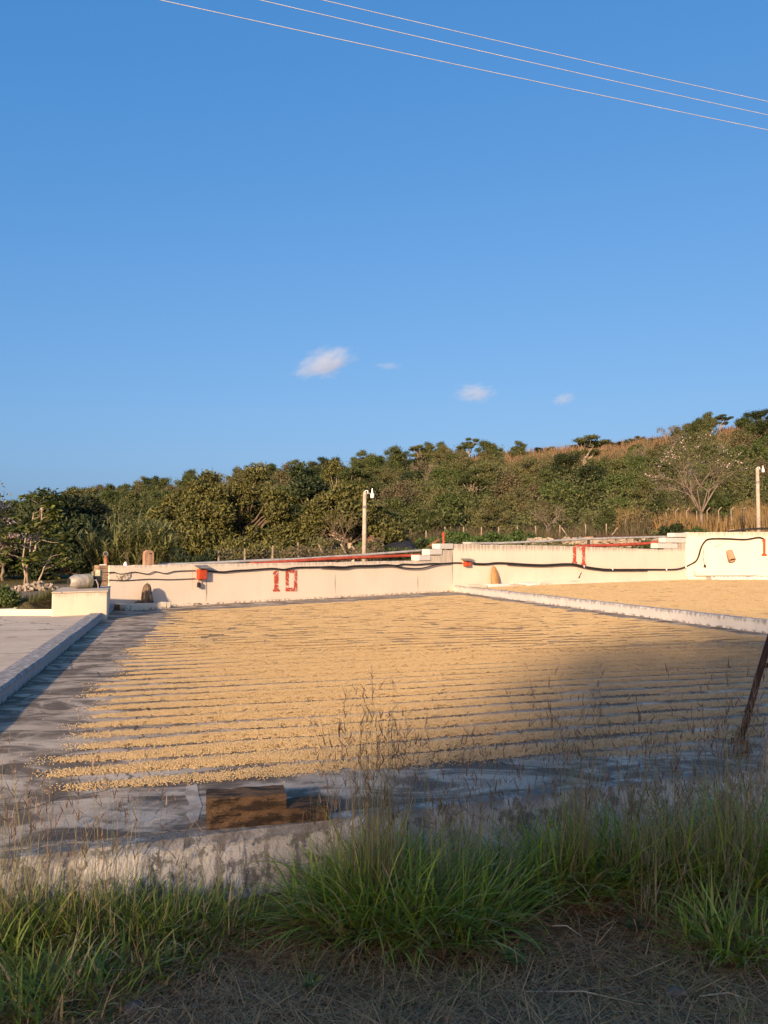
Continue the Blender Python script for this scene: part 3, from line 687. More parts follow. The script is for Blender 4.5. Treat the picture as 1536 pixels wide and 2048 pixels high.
Geo().box((-.06, -.02, .02), (.18, .12, .05), .2, .01, rngp).build('mortar', M_KERB, e)
# motor wrapped in plastic
tc = D(160, 1172, 17.6); tl = (D(180, 1170, 17.6) - D(138, 1170, 17.6)).length
e = empty('motor', (tc.x, tc.y, zt), WP.rot + .15); tag(e, 'motor wrapped in crumpled grey plastic lying on the platform', 'motor')
g = Geo(); na, nl = 18, 12; R = .165; vs = []
for i in range(nl + 1):
    t = i / nl; rr = R * (.55 + .45 * min(1, t * 3.2) ** .7)
    for j in range(na):
        th = 2 * math.pi * j / na; r = rr * (1 + .07 * float(vn.fbm(j * .9 + 3, i * 1.1, 3)))
        vs.append((-tl / 2 + tl * .82 * t, r * math.cos(th), R + r * math.sin(th) * (1.0 if math.sin(th) > 0 else .95)))
g.add(vs, [(i * na + j, i * na + (j + 1) % na, (i + 1) * na + (j + 1) % na, (i + 1) * na + j)[::-1] for i in range(nl) for j in range(na)] + [tuple(range(na)), tuple(nl * na + j for j in range(na))[::-1]])
g.build('plastic_wrap', M_PLASTIC, e, smooth=True)
Geo().tube([(tl * .27, 0, R), (tl * .5, 0, R)], R * 1.04, 18).build('end_drum', M_TANK, e)
Geo().tube([(-tl / 2 - .03, 0, R), (-tl / 2 + .02, 0, R)], R * .45, 12).build('wrap_knot', M_DARK, e)
Geo().tube([(tl * .5, 0, R), (tl * .5 + .22, 0, R)], R * .7, 12).build('shaft_housing', M_DARK, e)
Geo().tube([(tl * .55, -.1, R), (tl * .62, -.17, .2), (tl * .72, -.18, .08), (tl * .75, -.15, .0)], .014, 6).build('hose', M_GREYPIPE, e)
for px0, px1, py0, py1, mt, lab in ((193, 202.5, 1140, 1161, M_VERDI, 'faded green metal box fixed beside the brick pier'), (183, 189.5, 1142, 1170, M_TANK, 'narrow green cylinder standing between the motor and the metal box')):
    a = D(px0, py0, 18.2); b = D(px1, py1, 18.2); e = empty('metal_box' if mt is M_VERDI else 'valve_cylinder', ((a.x + b.x) / 2, 18.2, zt)); tag(e, lab, 'box' if mt is M_VERDI else 'cylinder')
    if mt is M_VERDI:
        Geo().box((0, 0, (a.z + b.z) / 2 - zt), (b.x - a.x, .14, a.z - b.z)).build('case', mt, e, bevel=.01); Geo().box((0, .02, (b.z - zt) / 2), (.05, .05, b.z - zt)).build('stand', M_DARK, e)
    else:
        Geo().tube([(0, 0, b.z - zt), (0, 0, a.z - zt - .02), (0, 0, a.z - zt)], [.04, .04, .025], 10).build('body', mt, e, smooth=False); Geo().box((.06, .02, (b.z - zt) / 2 + .06), (.13, .09, b.z - zt + .12)).build('bracket', M_DARK, e)
# drain recess at the kerb end
q = WA.w(236, 1215, .12); e = empty('drain_block', (q.x, q.y, 0), WA.rot); tag(e, 'dark brick drain mouth in the corner beside the kerb end', 'drain')
Geo().box((-.10, 0, .065), (.2, .2, .15)).build('brick', M_REDEARTH, e, bevel=.005); Geo().box((.12, 0, .062), (.2, .2, .145)).build('block', M_KERB, e, bevel=.01)

# low border and pale pipe at the left
BA = D(-60, 1236, 16.3); BB = D(102, 1226, 16.62); b0 = Vector((-14, 16.25, 0)); b1 = Vector((PA.x - .02, PA.y + .25, 0))
d = (b1 - b0); g = Geo(); g.box((d.length / 2, .1, .14), (d.length, .22, .24), 0, .01, np.random.default_rng(3))
o = g.build('border_kerb', M_PLINTH, None, b0, math.atan2(d.y, d.x), bevel=.02); tag(o, 'low cream border at the far edge of the empty patio', 'low wall')
a = D(-70, 1224, 16.5); b = D(30, 1220.5, 16.5)
e = empty('drain_pipe', b); tag(e, 'pale pipe lying on the low cream border', 'pipe')
Geo().tube([a - b, Vector((0, 0, 0))], .045, 10).build('tube', M_GREYPIPE, e); Geo().tube([Vector((-.02, 0, .0)), Vector((.05, 0, .0))], .062, 10).build('socket', M_VERDI, e)
Geo().box((-.03, 0, -.09), (.07, .12, .16)).build('support', M_DARK, e)

# ------------------------------------------------------------------ coffee
E2 = np.array([EP.x, EP.y]); K2 = np.array([EK.x, EK.y]); O2 = np.array([KL0.x, KL0.y])
def uv_of(X, Y):
    dx = X - O2[0]; dy = Y - O2[1]
    return dx * E2[0] + dy * E2[1], dx * K2[0] + dy * K2[1]     # across, along kerb
_fa, _fk = uv_of(np.array([G(300, 1566).x]), np.array([G(300, 1566).y])); FRONT_K = -float(_fk[0])
def cover(X, Y, lumps=True):
    """how thick the coffee lies: <0 bare, 0 one bean, 1 crest of a raked ridge"""
    a, k = uv_of(X, Y)
    kk = k + .10 * vn.fbm(a * .30, k * .10, 2) + .034 * vn.fbm(a * 1.5, k * 1.1, 2) - .018 * a ** 1.35 * (a > 0) * .35
    rid = (.5 + .5 * np.cos(2 * np.pi * kk / .36)) ** .62
    left = .86 + .055 * np.maximum(k, 0) - .03 * np.minimum(k, 0) + .20 * vn(np.floor(kk / .36 + .5) * 1.37 + 40, 7.3)
    dl = a - left                                               # distance in from the left finger tips
    near = smooth(9.5, 3.0, k + 2.2)                            # rows open up toward the front
    gap = -.62 * np.exp(-np.maximum(dl, 0) / .75) + .16 * smooth(.2, 2.0, dl)
    gap = gap + .50 * smooth(3.5, 14, k) - .26 * smooth(2.0, 5.5, a) * smooth(2.2, -1.8, k) 
    gap = gap + .55 * vn.fbm(a * .55 + 3, kk / .36, 3) * (.42 + .20 * near) - .08 * smooth(4, -1, k)
    c = rid * 1.32 + gap - .33
    front = k + FRONT_K + .03 * a + .12 * vn.fbm(a * 1.2, 9.0, 3)
    c = np.minimum(c, (a - left) * 3.2 + .1)
    c = np.minimum(c, front * 5)
    return c
def inside10(X, Y):
    pw = (X - W10A.x) * WA.n.x + (Y - W10A.y) * WA.n.y          # distance in front of the wall
    pr = (X - KR0.x) * (-perpR.x) + (Y - KR0.y) * (-perpR.y)    # distance left of the raised kerb
    return np.minimum(pw - 1.75 + .12 * vn.fbm(X * 1.3, Y, 3), pr - .50 + .16 * vn.fbm(Y * .9, X * .4 + 9, 3))
def coffee_sheet():
    # raked layer as a height field on a sheared grid following the rake rows
    av = np.concatenate([np.arange(.2, 8, .05), np.arange(8, 22, .14)])
    kv = np.concatenate([np.arange(-3.0, 5.5, .024), np.arange(5.5, 24, .045)])
    A, K = np.meshgrid(av, kv); X = O2[0] + A * E2[0] + K * K2[0]; Y = O2[1] + A * E2[1] + K * K2[1]
    c = np.minimum(cover(X, Y), inside10(X, Y) * 4)
    Z = -.004 + .034 * np.clip(c - .3, -.3, 1.1) * (1 - .65 * smooth(9, 18, Y)) + .004 * vn.fbm(X * 30, Y * 30, 2)
    nx = len(av); ny = len(kv)
    i = (np.arange(ny - 1)[:, None] * nx + np.arange(nx - 1)[None]).ravel()
    F = np.stack([i, i + 1, i + nx + 1, i + nx], 1)
    cm = c.ravel(); keep = cm[F].max(1) > 0.42; F = F[keep]
    used = np.unique(F); mp = np.full(nx * ny, -1); mp[used] = np.arange(len(used))
    V = np.stack([X.ravel(), Y.ravel(), np.maximum(Z.ravel(), -.004)], 1)[used]
    return np_mesh('coffee_layer', V, mp[F], True)
M_COFFEE = m_coffee('parchment_coffee_layer'); M_BEAN = m_bean('parchment_coffee_bean')
coffee = link('coffee_layer', coffee_sheet(), M_COFFEE)
tag(coffee, 'golden coffee beans spread in raked rows on the large patio below number 10', 'coffee beans', kind='stuff')

# loose beans scattered over the near rows: small bunches set on points
def bean_bunch(seed, n, spread, spread_y=None):
    rng = np.random.default_rng(seed); ico = []
    V = []; F = []
    for b in range(n):
        p = rng.uniform(-1, 1, 2) * (spread, spread_y or spread); z = rng.uniform(.001, .005); s = rng.uniform(.85, 1.15)
        L, W, H = .0058 * s, .0043 * s, .0032 * s; th = rng.uniform(0, 6.28); tl = rng.uniform(-.5, .5)
        base = []
        for ring, (zz, rr) in enumerate(((-.7, .65), (.15, 1.0), (.8, .55))):
            for j in range(6):
                q = 2 * math.pi * j / 6 + .3; base.append((rr * math.cos(q) * L, rr * math.sin(q) * W, zz * H))
        base.append((0, 0, H * 1.05)); base = np.array(base)
        ct, st = math.cos(tl), math.sin(tl); base = base @ np.array([[ct, 0, -st], [0, 1, 0], [st, 0, ct]])
        c, s_ = math.cos(th), math.sin(th); base = base @ np.array([[c, s_, 0], [-s_, c, 0], [0, 0, 1]])
        base += (p[0], p[1], z + H * .7); o = len(V); V.extend(base.tolist())
        for r in (0, 1):
            for j in range(6): F.append((o + r * 6 + j, o + r * 6 + (j + 1) % 6, o + r * 6 + 6 + (j + 1) % 6, o + r * 6 + 6 + j))
        for j in range(6): F.append((o + 12 + j, o + 12 + (j + 1) % 6, o + 18))
    me = bpy.data.meshes.new('bean_bunch'); me.from_pydata(V, [], F); me.materials.append(M_BEAN)
    me.polygons.foreach_set('use_smooth', [True] * len(me.polygons)); return me
bunch = bpy.data.objects.new('bean_bunch', bean_bunch(3, 12, .021)); single = bpy.data.objects.new('single_bean', bean_bunch(5, 1, .0))
def point_instancer(name, pts, src, mat, smin, smax, tilt=.25, seed=0, yaw=(0, 6.283)):
    me = bpy.data.meshes.new(name); me.vertices.add(len(pts)); me.vertices.foreach_set('co', np.asarray(pts, np.float32).ravel()); me.update()
    o = link(name, me, mat)
    ng = bpy.data.node_groups.new(name, 'GeometryNodeTree')
    ng.interface.new_socket('Geometry', in_out='INPUT', socket_type='NodeSocketGeometry'); ng.interface.new_socket('Geometry', in_out='OUTPUT', socket_type='NodeSocketGeometry')
    N = ng.nodes; gi = N.new('NodeGroupInput'); go = N.new('NodeGroupOutput'); ip = N.new('GeometryNodeInstanceOnPoints'); ob = N.new('GeometryNodeObjectInfo')
    ob.inputs[0].default_value = src; ob.inputs['As Instance'].default_value = True
    rr = N.new('FunctionNodeRandomValue'); rr.data_type = 'FLOAT_VECTOR'; rr.inputs[0].default_value = (-tilt, -tilt, yaw[0]); rr.inputs[1].default_value = (tilt, tilt, yaw[1]); rr.inputs['Seed'].default_value = seed
    rs = N.new('FunctionNodeRandomValue'); rs.data_type = 'FLOAT'; rs.inputs[2].default_value = smin; rs.inputs[3].default_value = smax; rs.inputs['Seed'].default_value = seed + 1
    ng.links.new(gi.outputs[0], ip.inputs['Points']); ng.links.new(ob.outputs['Geometry'], ip.inputs['Instance'])
    ng.links.new(rr.outputs[0], ip.inputs['Rotation']); ng.links.new(rs.outputs[1], ip.inputs['Scale']); ng.links.new(ip.outputs[0], go.inputs[0])
    md = o.modifiers.new('scatter', 'NODES'); md.node_group = ng; return o
rb = np.random.default_rng(77)
def layer_z(c, Y): return np.maximum(0, .034 * np.clip(c - .3, 0, 1.1) * (1 - .65 * smooth(9, 18, Y)) - .004)
def bean_points():
    n = 300000; a = rb.uniform(.2, 12.5, n); k = rb.uniform(-3.1, 5.0, n)
    X = O2[0] + a * E2[0] + k * K2[0]; Y = O2[1] + a * E2[1] + k * K2[1]
    c = np.minimum(cover(X, Y), inside10(X, Y) * 4); px = 768 + FPX * X / np.maximum(Y, .5)
    vis = (px > -120) & (px < 1660) & (Y > 3)
    p = np.clip(.10 + c * 1.5, 0, 1) * (c > 0.02) * (1 - smooth(10.0, 12.5, Y))
    P = np.stack([X, Y, layer_z(c, Y)], 1)[vis & (rb.random(n) < p)]
    m = 210000; a = rb.uniform(.15, 12.0, m); k = rb.uniform(-3.3, 5.5, m); X = O2[0] + a * E2[0] + k * K2[0]; Y = O2[1] + a * E2[1] + k * K2[1]
    c = np.minimum(cover(X, Y), inside10(X, Y) * 4); px = 768 + FPX * X / np.maximum(Y, .5)
    q = np.where((c < .3) & (c > -.6), .9 * np.clip(1 + c / .6, 0, 1) ** 1.3, .006 * (c > -2.5))
    s = (rb.random(m) < q) & (px > -120) & (px < 1660) & (Y > 3)
    return P, np.stack([X, Y, np.full(m, .001)], 1)[s]
def patch_points():
    n = 26000; a = rb.uniform(.2, 24, n); k = rb.uniform(2.6, 26, n)
    X = O2[0] + a * E2[0] + k * K2[0]; Y = O2[1] + a * E2[1] + k * K2[1]
    c = np.minimum(cover(X, Y), inside10(X, Y) * 4); px = 768 + FPX * X / np.maximum(Y, .5)
    ok = (c > .22) & (px > -150) & (px < 1700) & (rb.random(n) < smooth(9.0, 11.5, Y))
    return np.stack([X, Y, layer_z(c, Y)], 1)[ok]
PF, PS = bean_points()
o = point_instancer('coffee_beans', PF, bunch, M_BEAN, .85, 1.15, .2, 3); tag(o, 'separate pale coffee beans on the crests of the nearest raked rows', 'coffee beans', kind='stuff')
o = point_instancer('loose_beans', PS, single, M_BEAN, .9, 1.2, .3, 9); tag(o, 'single coffee beans scattered in the bare grooves between the rows', 'coffee beans', kind='stuff')
patch = bpy.data.objects.new('bean_patch', bean_bunch(11, 300, .17, .055))
o = point_instancer('far_beans', patch_points(), patch, M_BEAN, .9, 1.15, .03, 5, (ANG - .12, ANG + .12)); tag(o, 'coffee beans merging into golden rows on the far half of the large patio', 'coffee beans', kind='stuff')
# the raised bed
def coffee_right():
    xs = np.arange(0, 40, .12); ys = np.arange(10, 40, .12); X, Y = np.meshgrid(xs, ys)
    pr = (X - KR0.x) * perpR.x + (Y - KR0.y) * perpR.y - .3
    pw = np.minimum((X - W10B.x) * WB.n.x + (Y - W10B.y) * WB.n.y - .85, 37.2 - Y)
    c = np.minimum(np.minimum(pr * 2, pw * 2) + .1 * vn.fbm(X, Y, 3), 1.0)
    Z = ZR + .004 + .03 * np.clip(c, 0, 1) + .010 * vn.fbm(X * .8, Y * 2.5, 3)
    nx, ny = len(xs), len(ys); i = (np.arange(ny - 1)[:, None] * nx + np.arange(nx - 1)[None]).ravel()
    F = np.stack([i, i + 1, i + nx + 1, i + nx], 1); keep = c.ravel()[F].min(1) > 0; F = F[keep]
    used = np.unique(F); mp = np.full(nx * ny, -1); mp[used] = np.arange(len(used))
    return np_mesh('coffee_layer', np.stack([X.ravel(), Y.ravel(), Z.ravel()], 1)[used], mp[F], True)
def patch_points_right():
    n = 16000; y = rb.uniform(13, 38, n); x = rb.uniform(.0, .56, n) * y
    pr = (x - KR0.x) * perpR.x + (y - KR0.y) * perpR.y - .42; pw = np.minimum((x - W10B.x) * WB.n.x + (y - W10B.y) * WB.n.y - .95, 37.0 - y)
    m = np.minimum(pr, pw) > 0; return np.stack([x, y, np.full(n, ZR + .026)], 1)[m]
o = point_instancer('raised_bed_beans', patch_points_right(), patch, M_BEAN, 1.2, 1.6, .05, 6); tag(o, 'coffee beans covering the raised patio below number 11', 'coffee beans', kind='stuff')
o = link('coffee_layer', coffee_right(), M_COFFEE); tag(o, 'smooth golden coffee bed on the raised patio below number 11', 'coffee beans', kind='stuff')

# ------------------------------------------------------------------ timbers on the patio edge
b0 = G(413, 1662); b1 = G(660, 1643); bd = (b1 - b0).normalized(); bn = Vector((-bd.y, bd.x, 0)); blen = (b1 - b0).length
def timber(length, start, z0, w, h, label, seed):
    rng = np.random.default_rng(seed); n = 22; g = Geo(); vs = []
    prof = [(0, 0), (0, h * .35), (0, h * .7), (.004, h), (w * .5, h + .002), (w, h), (w, 0)]
    for i in range(n + 1):
        t = length * i / n
        for j, (y, z) in enumerate(prof):
            k = .010 * float(vn.fbm(t * 16, j * 2.3 + seed, 3)) + (.012 * float(vn.fbm(t * 5, j * 5 + seed, 2)) if j in (1, 2) else 0)
            vs.append((t, y + k, z + k * .5 if z else 0))
    m = len(prof); fs = [(i * m + j, i * m + (j + 1) % m, (i + 1) * m + (j + 1) % m, (i + 1) * m + j)[::-1] for i in range(n) for j in range(m)]
    fs += [tuple(range(m)), tuple(n * m + j for j in range(m))[::-1]]
    g.add(vs, fs); p = b0 + bd * start + bn * .012; o = g.build('timber', M_TIMBER, None, (p.x, p.y, z0), math.atan2(bd.y, bd.x)); return tag(o, label, 'timber')
timber(blen, .0, .003, .175, .078, 'long weathered brown timber lying under the shorter one on the patio edge', 3)
timber(.42, -.004, .083, .178, .074, 'shorter weathered timber stacked on top of the long one', 9)
# mortar repair strip by the timbers
g = Geo(); pts = [(372, 1572), (394, 1568), (398, 1590), (404, 1612), (396, 1640), (384, 1648), (372, 1630), (378, 1606), (370, 1590)]
g.add([G(x, y, .003) for x, y in pts], [tuple(range(len(pts)))]); o = g.build('mortar_patch', simple('pale_mortar', (.50, .43, .34), (.30, .25, .20), 9, .9, .3, 40, .004)); o['kind'] = 'structure'

# ------------------------------------------------------------------ wooden trestle at the right edge
ft = G(1474, 1500); hd = D(1552, 1235, ft.y + .05)
e = empty('wooden_trestle', (ft.x, ft.y, 0)); tag(e, 'dark wooden pole frame leaning at the right edge of the patio', 'trestle')
top = (ft + (hd - ft) * 1.55) - ft
def pole(a, b, r, name='pole', mat=M_POLEWOOD, n=8):
    a, b = Vector(a), Vector(b); pts = [a.lerp(b, t / 6) + Vector((.006 * math.sin(t * 2.1), .005 * math.cos(t * 1.7), 0)) for t in range(7)]
    return Geo().tube(pts, [r * (1.05 - .03 * t) for t in range(7)], n).build(name, mat, e, smooth=True)
pole((0, 0, 0), top, .024); pole((1.0, .1, 0), (top.x + .05, top.y + .1, top.z), .030)
pole((top.x - .02, top.y + .05, top.z), (top.x + .3, top.y + .06, top.z), .03, 'crossbar')
rg = D(1533, 1331, ft.y + .02) - ft; pole((rg.x - .03, rg.y, rg.z), (rg.x + .45, rg.y + .06, rg.z + .01), .018, 'rung')
b = G(1462, 1512); o = Geo().box((0, 0, .03), (.24, .09, .018), 0, .004, np.random.default_rng(1)).build('board', M_GREYWOOD, None, b, .35, bevel=.004); o.rotation_euler = (0.25, -.32, .5); tag(o, 'grey weathered board at the foot of the leaning pole', 'board')
b = G(1481, 1506); o = Geo().box((0, 0, .05), (.10, .07, .10), 0, .01, np.random.default_rng(1)).build('wood_block', M_TIMBER, None, b, .3, bevel=.008); tag(o, 'brown wood block wedged beside the foot of the leaning pole', 'block')
b = G(1548, 1530); o = Geo().box((0, 0, .26), (.16, .05, .52), 0, .01, np.random.default_rng(1)).build('pale_board', simple('pale_board', (.50, .42, .36), (.40, .33, .28), 8, .8, .3), None, b, .3, bevel=.01); o.rotation_euler = (.1, .12, .2); tag(o, 'pale upright board at the right edge behind the grass', 'board')

# ------------------------------------------------------------------ lamp posts
def lamp_post(px, pytop, pybase, Y, r, label, side=1):
    t = D(px, pytop, Y); zb = min(tz(t.x, Y), D(px, pybase, Y).z) - .3
    e = empty('lamp_post', (t.x, Y, zb)); tag(e, label, 'lamp post', 'lamp posts behind the walls')
    H = t.z - zb; lean = side * .03
    Geo().tube([(0, 0, 0), (lean * .5, 0, H * .5), (lean, 0, H)], [r * 1.15, r, r * .85], 10).build('pole', M_CONCPOST, e, smooth=True)
    Geo().tube([(lean, 0, H * .8), (lean, 0, H * .83)], r * 1.12, 10).build('band', M_TIN, e)
    s = 1.0
    Geo().tube([(lean, 0, H - .12), (lean + .12 * s, -.02, H - .06), (lean + .22 * s, -.03, H - .05)], .016, 6).build('arm', M_GREYPIPE, e)
    Geo().tube([(lean - .02, 0, H), (lean + .05, 0, H + .06), (lean + .12, 0, H + .05), (lean + .125, 0, H - .04)], .022, 6).build('conduit', M_LAMP, e)
    n = 12; g = Geo(); g.tube([(0, 0, 0), (0, 0, .14), (0, 0, .2)], [.075, .08, .05], n)
    l = g.build('lamp', M_LAMP, e, (lean + .30 * s, -.03, H - .24), smooth=False)
    Geo().tube([(0, 0, .2), (0, 0, .27), (0, 0, .38)], [.035, .03, .018], 8).build('socket', M_LAMP, l)
lamp_post(728, 984, 1121, 30.5, .085, 'slim concrete lamp post behind wall 10 in front of the big tree')
lamp_post(1513.5, 936, 1062, 42.5, .105, 'concrete lamp post behind the end wall at the right edge')

# ------------------------------------------------------------------ fence behind the yard: posts and strands
def fence_post(px, Y, h, r, label, mat, lean=0.0, bent=0, group=None):
    x = (px - 768) / FPX * Y * 1.0; z = tz(x, Y); e = empty('fence_post', (x, Y, z)); tag(e, label, 'fence post', group)
    pts = [(0, 0, -.2), (lean * .5, 0, h * .5), (lean, 0, h)]
    Geo().tube(pts, [r, r, r * .95], 6).build('post', mat, e)
    if bent: Geo().tube([(lean, 0, h - .01), (lean + .16 * bent, -.1, h + .2)], [r * .95, r * .8], 6).build('bent_tip', mat, e)
    return Vector((x, Y, z))
left_lab = ['half-hidden fence post at the dark gap under the big tree', 'thin fence post behind wall 10, second from the dark gap', 'fence post behind wall 10 above the cable, third from the dark gap', 'pale fence post just left of the leaning posts',
            'fence post leaning left behind the pipes', 'leaning fence post close left of the lamp post', 'slanted fence post touching the foot of the lamp post']
bases = []
for i, (px, hh, ln) in enumerate(((438, .45, 0), (490, .5, 0), (545, .6, .02), (597, .72, -.02), (652, .6, -.32), (700, .62, -.42), (726, .5, -.5))):
    bases.append(fence_post(px, 33.0 + i * .35, hh + .15, .045, left_lab[i], M_OLDPOST, ln, 0, 'fence posts behind wall 10'))
def strands(name, P, hs, label, r=.010):
    g = Geo()
    for h in hs:
        for a, b in zip(P[:-1], P[1:]):
            m = (a + b) / 2 + Vector((0, 0, h - .02)); g.tube([a + Vector((0, 0, h)), m, b + Vector((0, 0, h))], r, 4, False)
    o = g.build(name, M_WIRE); return tag(o, label, 'fence wire')
def chainlink(name, P, h, label, cell=.22, r=.006):
    """diamond wire netting hung between posts"""
    g = Geo()
    for a, b in zip(P[:-1], P[1:]):
        d = b - a; L = d.length; n = int(L / cell)
        for i in range(-int(h / cell), n):
            for sgn in (1, -1):
                s0 = i * cell; s1 = s0 + h
                c0 = max(0, s0); c1 = min(L, s1)
                if c1 <= c0: continue
                z0 = c0 - s0; z1 = c1 - s0
                if sgn < 0: z0, z1 = h - z0, h - z1
                g.tube([a + d * (c0 / L) + Vector((0, 0, z0 + .05)), a + d * (c1 / L) + Vector((0, 0, z1 + .05))], r, 3, False)
    o = g.build(name, M_WIRE); return tag(o, label, 'fence netting')
chainlink('fence_netting', bases, .6, 'rusty wire netting between the posts under the big tree', .20, .007)
mid = []
mlab = ['fence post beside the black net heap', 'fence post on the bank right of the black net', 'fence post above the short red standpipe', 'fence post behind the green bush above wall 11', 'thin fence post between the low green bushes', 'pale fence post behind the middle bushes',
        'fence post right of the middle bushes', 'fence post with brace above the number 11', 'fence post behind the white marker block', 'braced corner post above the red pipe', 'fence post at the start of the golden grass']
for i, px in enumerate((817, 853, 889, 928, 962, 998, 1034, 1072, 1119, 1172, 1212, 1252, 1286)):
    lb = mlab[i] if i < len(mlab) else ['fence post in the golden grass left of the dark shrub', 'fence post behind the dark shrub by the step blocks'][i - len(mlab)]
    mid.append(fence_post(px, 46 + i * .45, 1.25, .045, lb, M_OLDPOST, .03 * (-1) ** i, 0, 'fence posts on the bank'))
right = []
rl = ['bent-tipped fence post above the first step block', 'bent-tipped fence post left of the blossom tree', 'bent-tipped fence post close to the blossom tree trunk', 'bent-tipped fence post just right of the blossom tree trunk', 'second bent-tipped fence post right of the blossom tree', 'third bent-tipped fence post right of the blossom tree', 'tall bent-tipped fence post next to the right lamp post']
for i, px in enumerate((1333, 1352, 1374, 1394, 1415, 1438, 1463, 1487)):
    lb = (['first bent-tipped fence post right of the dark shrub'] + rl)[i]
    right.append(fence_post(px, 50.5 - i * .35, 1.45 + i * .05, .036, lb, M_OLDPOST, 0, 1, 'bent fence posts in the golden grass'))
right.append(fence_post(1545, 47, 1.9, .055, 'bent-tipped fence post cut by the right edge', M_CONCPOST, 0, 1, 'bent fence posts in the golden grass'))
chainlink('fence_netting', mid, 1.15, 'wire netting along the bank above wall 11', .3, .006)
chainlink('fence_netting', mid[-1:] + right, 1.4, 'wire netting in front of the golden grass', .3, .007)
for i, (px, dx, lb) in enumerate(((1151, .9, 'slanted brace leaning on the fence above the number 11'), (1204, -1.0, 'slanted brace left of the braced corner post'), (1242, -1.1, 'slanted brace right of the white marker block'))):
    Y = 49.0; x = (px - 768) / FPX * Y; z = tz(x, Y); o = Geo().tube([(0, 0, -.1), (-dx, 0, 1.15)], .04, 6).build('fence_brace', M_OLDPOST, None, (x, Y, z)); tag(o, lb, 'brace')
# low rubble retaining strip, marker blocks, sheets behind wall 11
def rubble_row(px0, px1, py0, py1, Y, n, seed, label):
    rng = np.random.default_rng(seed); a = D(px0, py1, Y); b = D(px1, py1, Y); h = D(px0, py0, Y).z - a.z
    e = empty('rubble_wall', ((a.x + b.x) / 2, Y, a.z)); tag(e, label, 'wall'); W = b.x - a.x; k = 0
    core = Geo().box((0, .25, h * .42), (W, .3, h * .8)).build('core', M_REDEARTH, e)
    meshes = []
    for s in range(4):
        g = Geo(); g.box((0, 0, 0), (1, 1, 1), 0, .16, np.random.default_rng(seed + s)); meshes.append(g.mesh('stone')); meshes[-1].materials.append(M_STONE)
    for i in range(n):
        o = bpy.data.objects.new('stone', meshes[i % 4]); COL.objects.link(o); o.parent = e; s = rng.uniform(.16, .32)
        o.location = (rng.uniform(-W / 2, W / 2), rng.uniform(-.06, .1), rng.uniform(.02, h)); o.scale = (s * 1.3, s, s * .75); o.rotation_euler = (rng.uniform(-.3, .3), rng.uniform(-.3, .3), rng.uniform(0, 3))
rubble_row(1130, 1345, 1079, 1099, 41.5, 150, 4, 'low rubble stone wall seen between the two pipes behind wall 11')
rubble_row(1060, 1100, 1080, 1090, 40, 22, 9, 'scatter of pale rubble on the bank beside the long pale pipe')
for px, py, Y, w, h, lb in ((1177, 1072, 44, .42, .32, 'pinkish block with broken top on the bank above number 11'), (1462, 1057, 45.5, .35, .25, 'pink block in the golden grass near the right lamp post')):
    p = D(px, py, Y); zz = tz(p.x, Y)
    o = Geo().box((0, 0, (p.z - zz) / 2 - .1), (w, .3, p.z - zz + .1), 0, .03, np.random.default_rng(int(px))).build('marker_block', M_STELE, None, (p.x, Y, zz), bevel=.03); tag(o, lb, 'block')
a = D(1456, 1063, 41.5); b = D(1545, 1056.5, 41.5); o = Geo().tube([a, (a + b) / 2 + Vector((0, 0, .05)), b], .06, 6).build('dark_rail', M_DARK); tag(o, 'dark rail behind the top of the end wall', 'rail')
a = D(1190, 1074.5, 44); b = D(1345, 1071, 44); o = Geo().box((0, 0, 0), ((b - a).length, .3, .12), 0, .02, np.random.default_rng(3)).build('dark_coping', M_POLEWOOD, None, (a + b) / 2); tag(o, 'dark coping along the top of the rubble wall', 'coping')

# black shade net heap and red earth bank
def mound(name, px0, px1, pytop, Y, depth, mat, label, cat, seed):
    a = D(px0, pytop, Y); b = D(px1, pytop, Y); w = b.x - a.x; xs = np.linspace(-w / 2, w / 2, 40); ys = np.linspace(-depth / 2, depth / 2, 24); cx = (a.x + b.x) / 2
    zt_ = a.z; zg = tz(cx, Y)
    X, Yg = np.meshgrid(xs, ys); f = np.clip(1 - (np.abs(X) / (w / 2)) ** 3, 0, 1) * np.clip(1 - (np.abs(Yg) / (depth / 2)) ** 2.4, 0, 1)
    Z = terrain(X + cx, Yg + Y) - zg - .05 + f * (zt_ - zg) * (.85 + .35 * vn.fbm(X * .8 + seed, Yg * .8, 4)) + f * .06 * vn.fbm(X * 4, Yg * 9 + seed, 3)
    nx = len(xs); i = (np.arange(len(ys) - 1)[:, None] * nx + np.arange(nx - 1)[None]).ravel()
    o = link(name, np_mesh(name, np.stack([X.ravel(), Yg.ravel(), Z.ravel()], 1), np.stack([i, i + 1, i + nx + 1, i + nx], 1), True), mat, None, (cx, Y, zg)); return tag(o, label, cat)
mound('shade_net_heap', 752, 842, 1070, 39.5, 4.0, M_NET, 'heap of black shade netting behind wall 10 right of the lamp post', 'net heap', 2)
mound('earth_bank', 838, 890, 1073, 41.0, 3.0, M_REDEARTH, 'bare reddish earth bank right of the black netting', 'earth', 7)
mound('earth_bank', 725, 762, 1068, 38.0, 2.0, M_REDEARTH, 'red earth pile in the shade behind the lamp post', 'earth', 9)
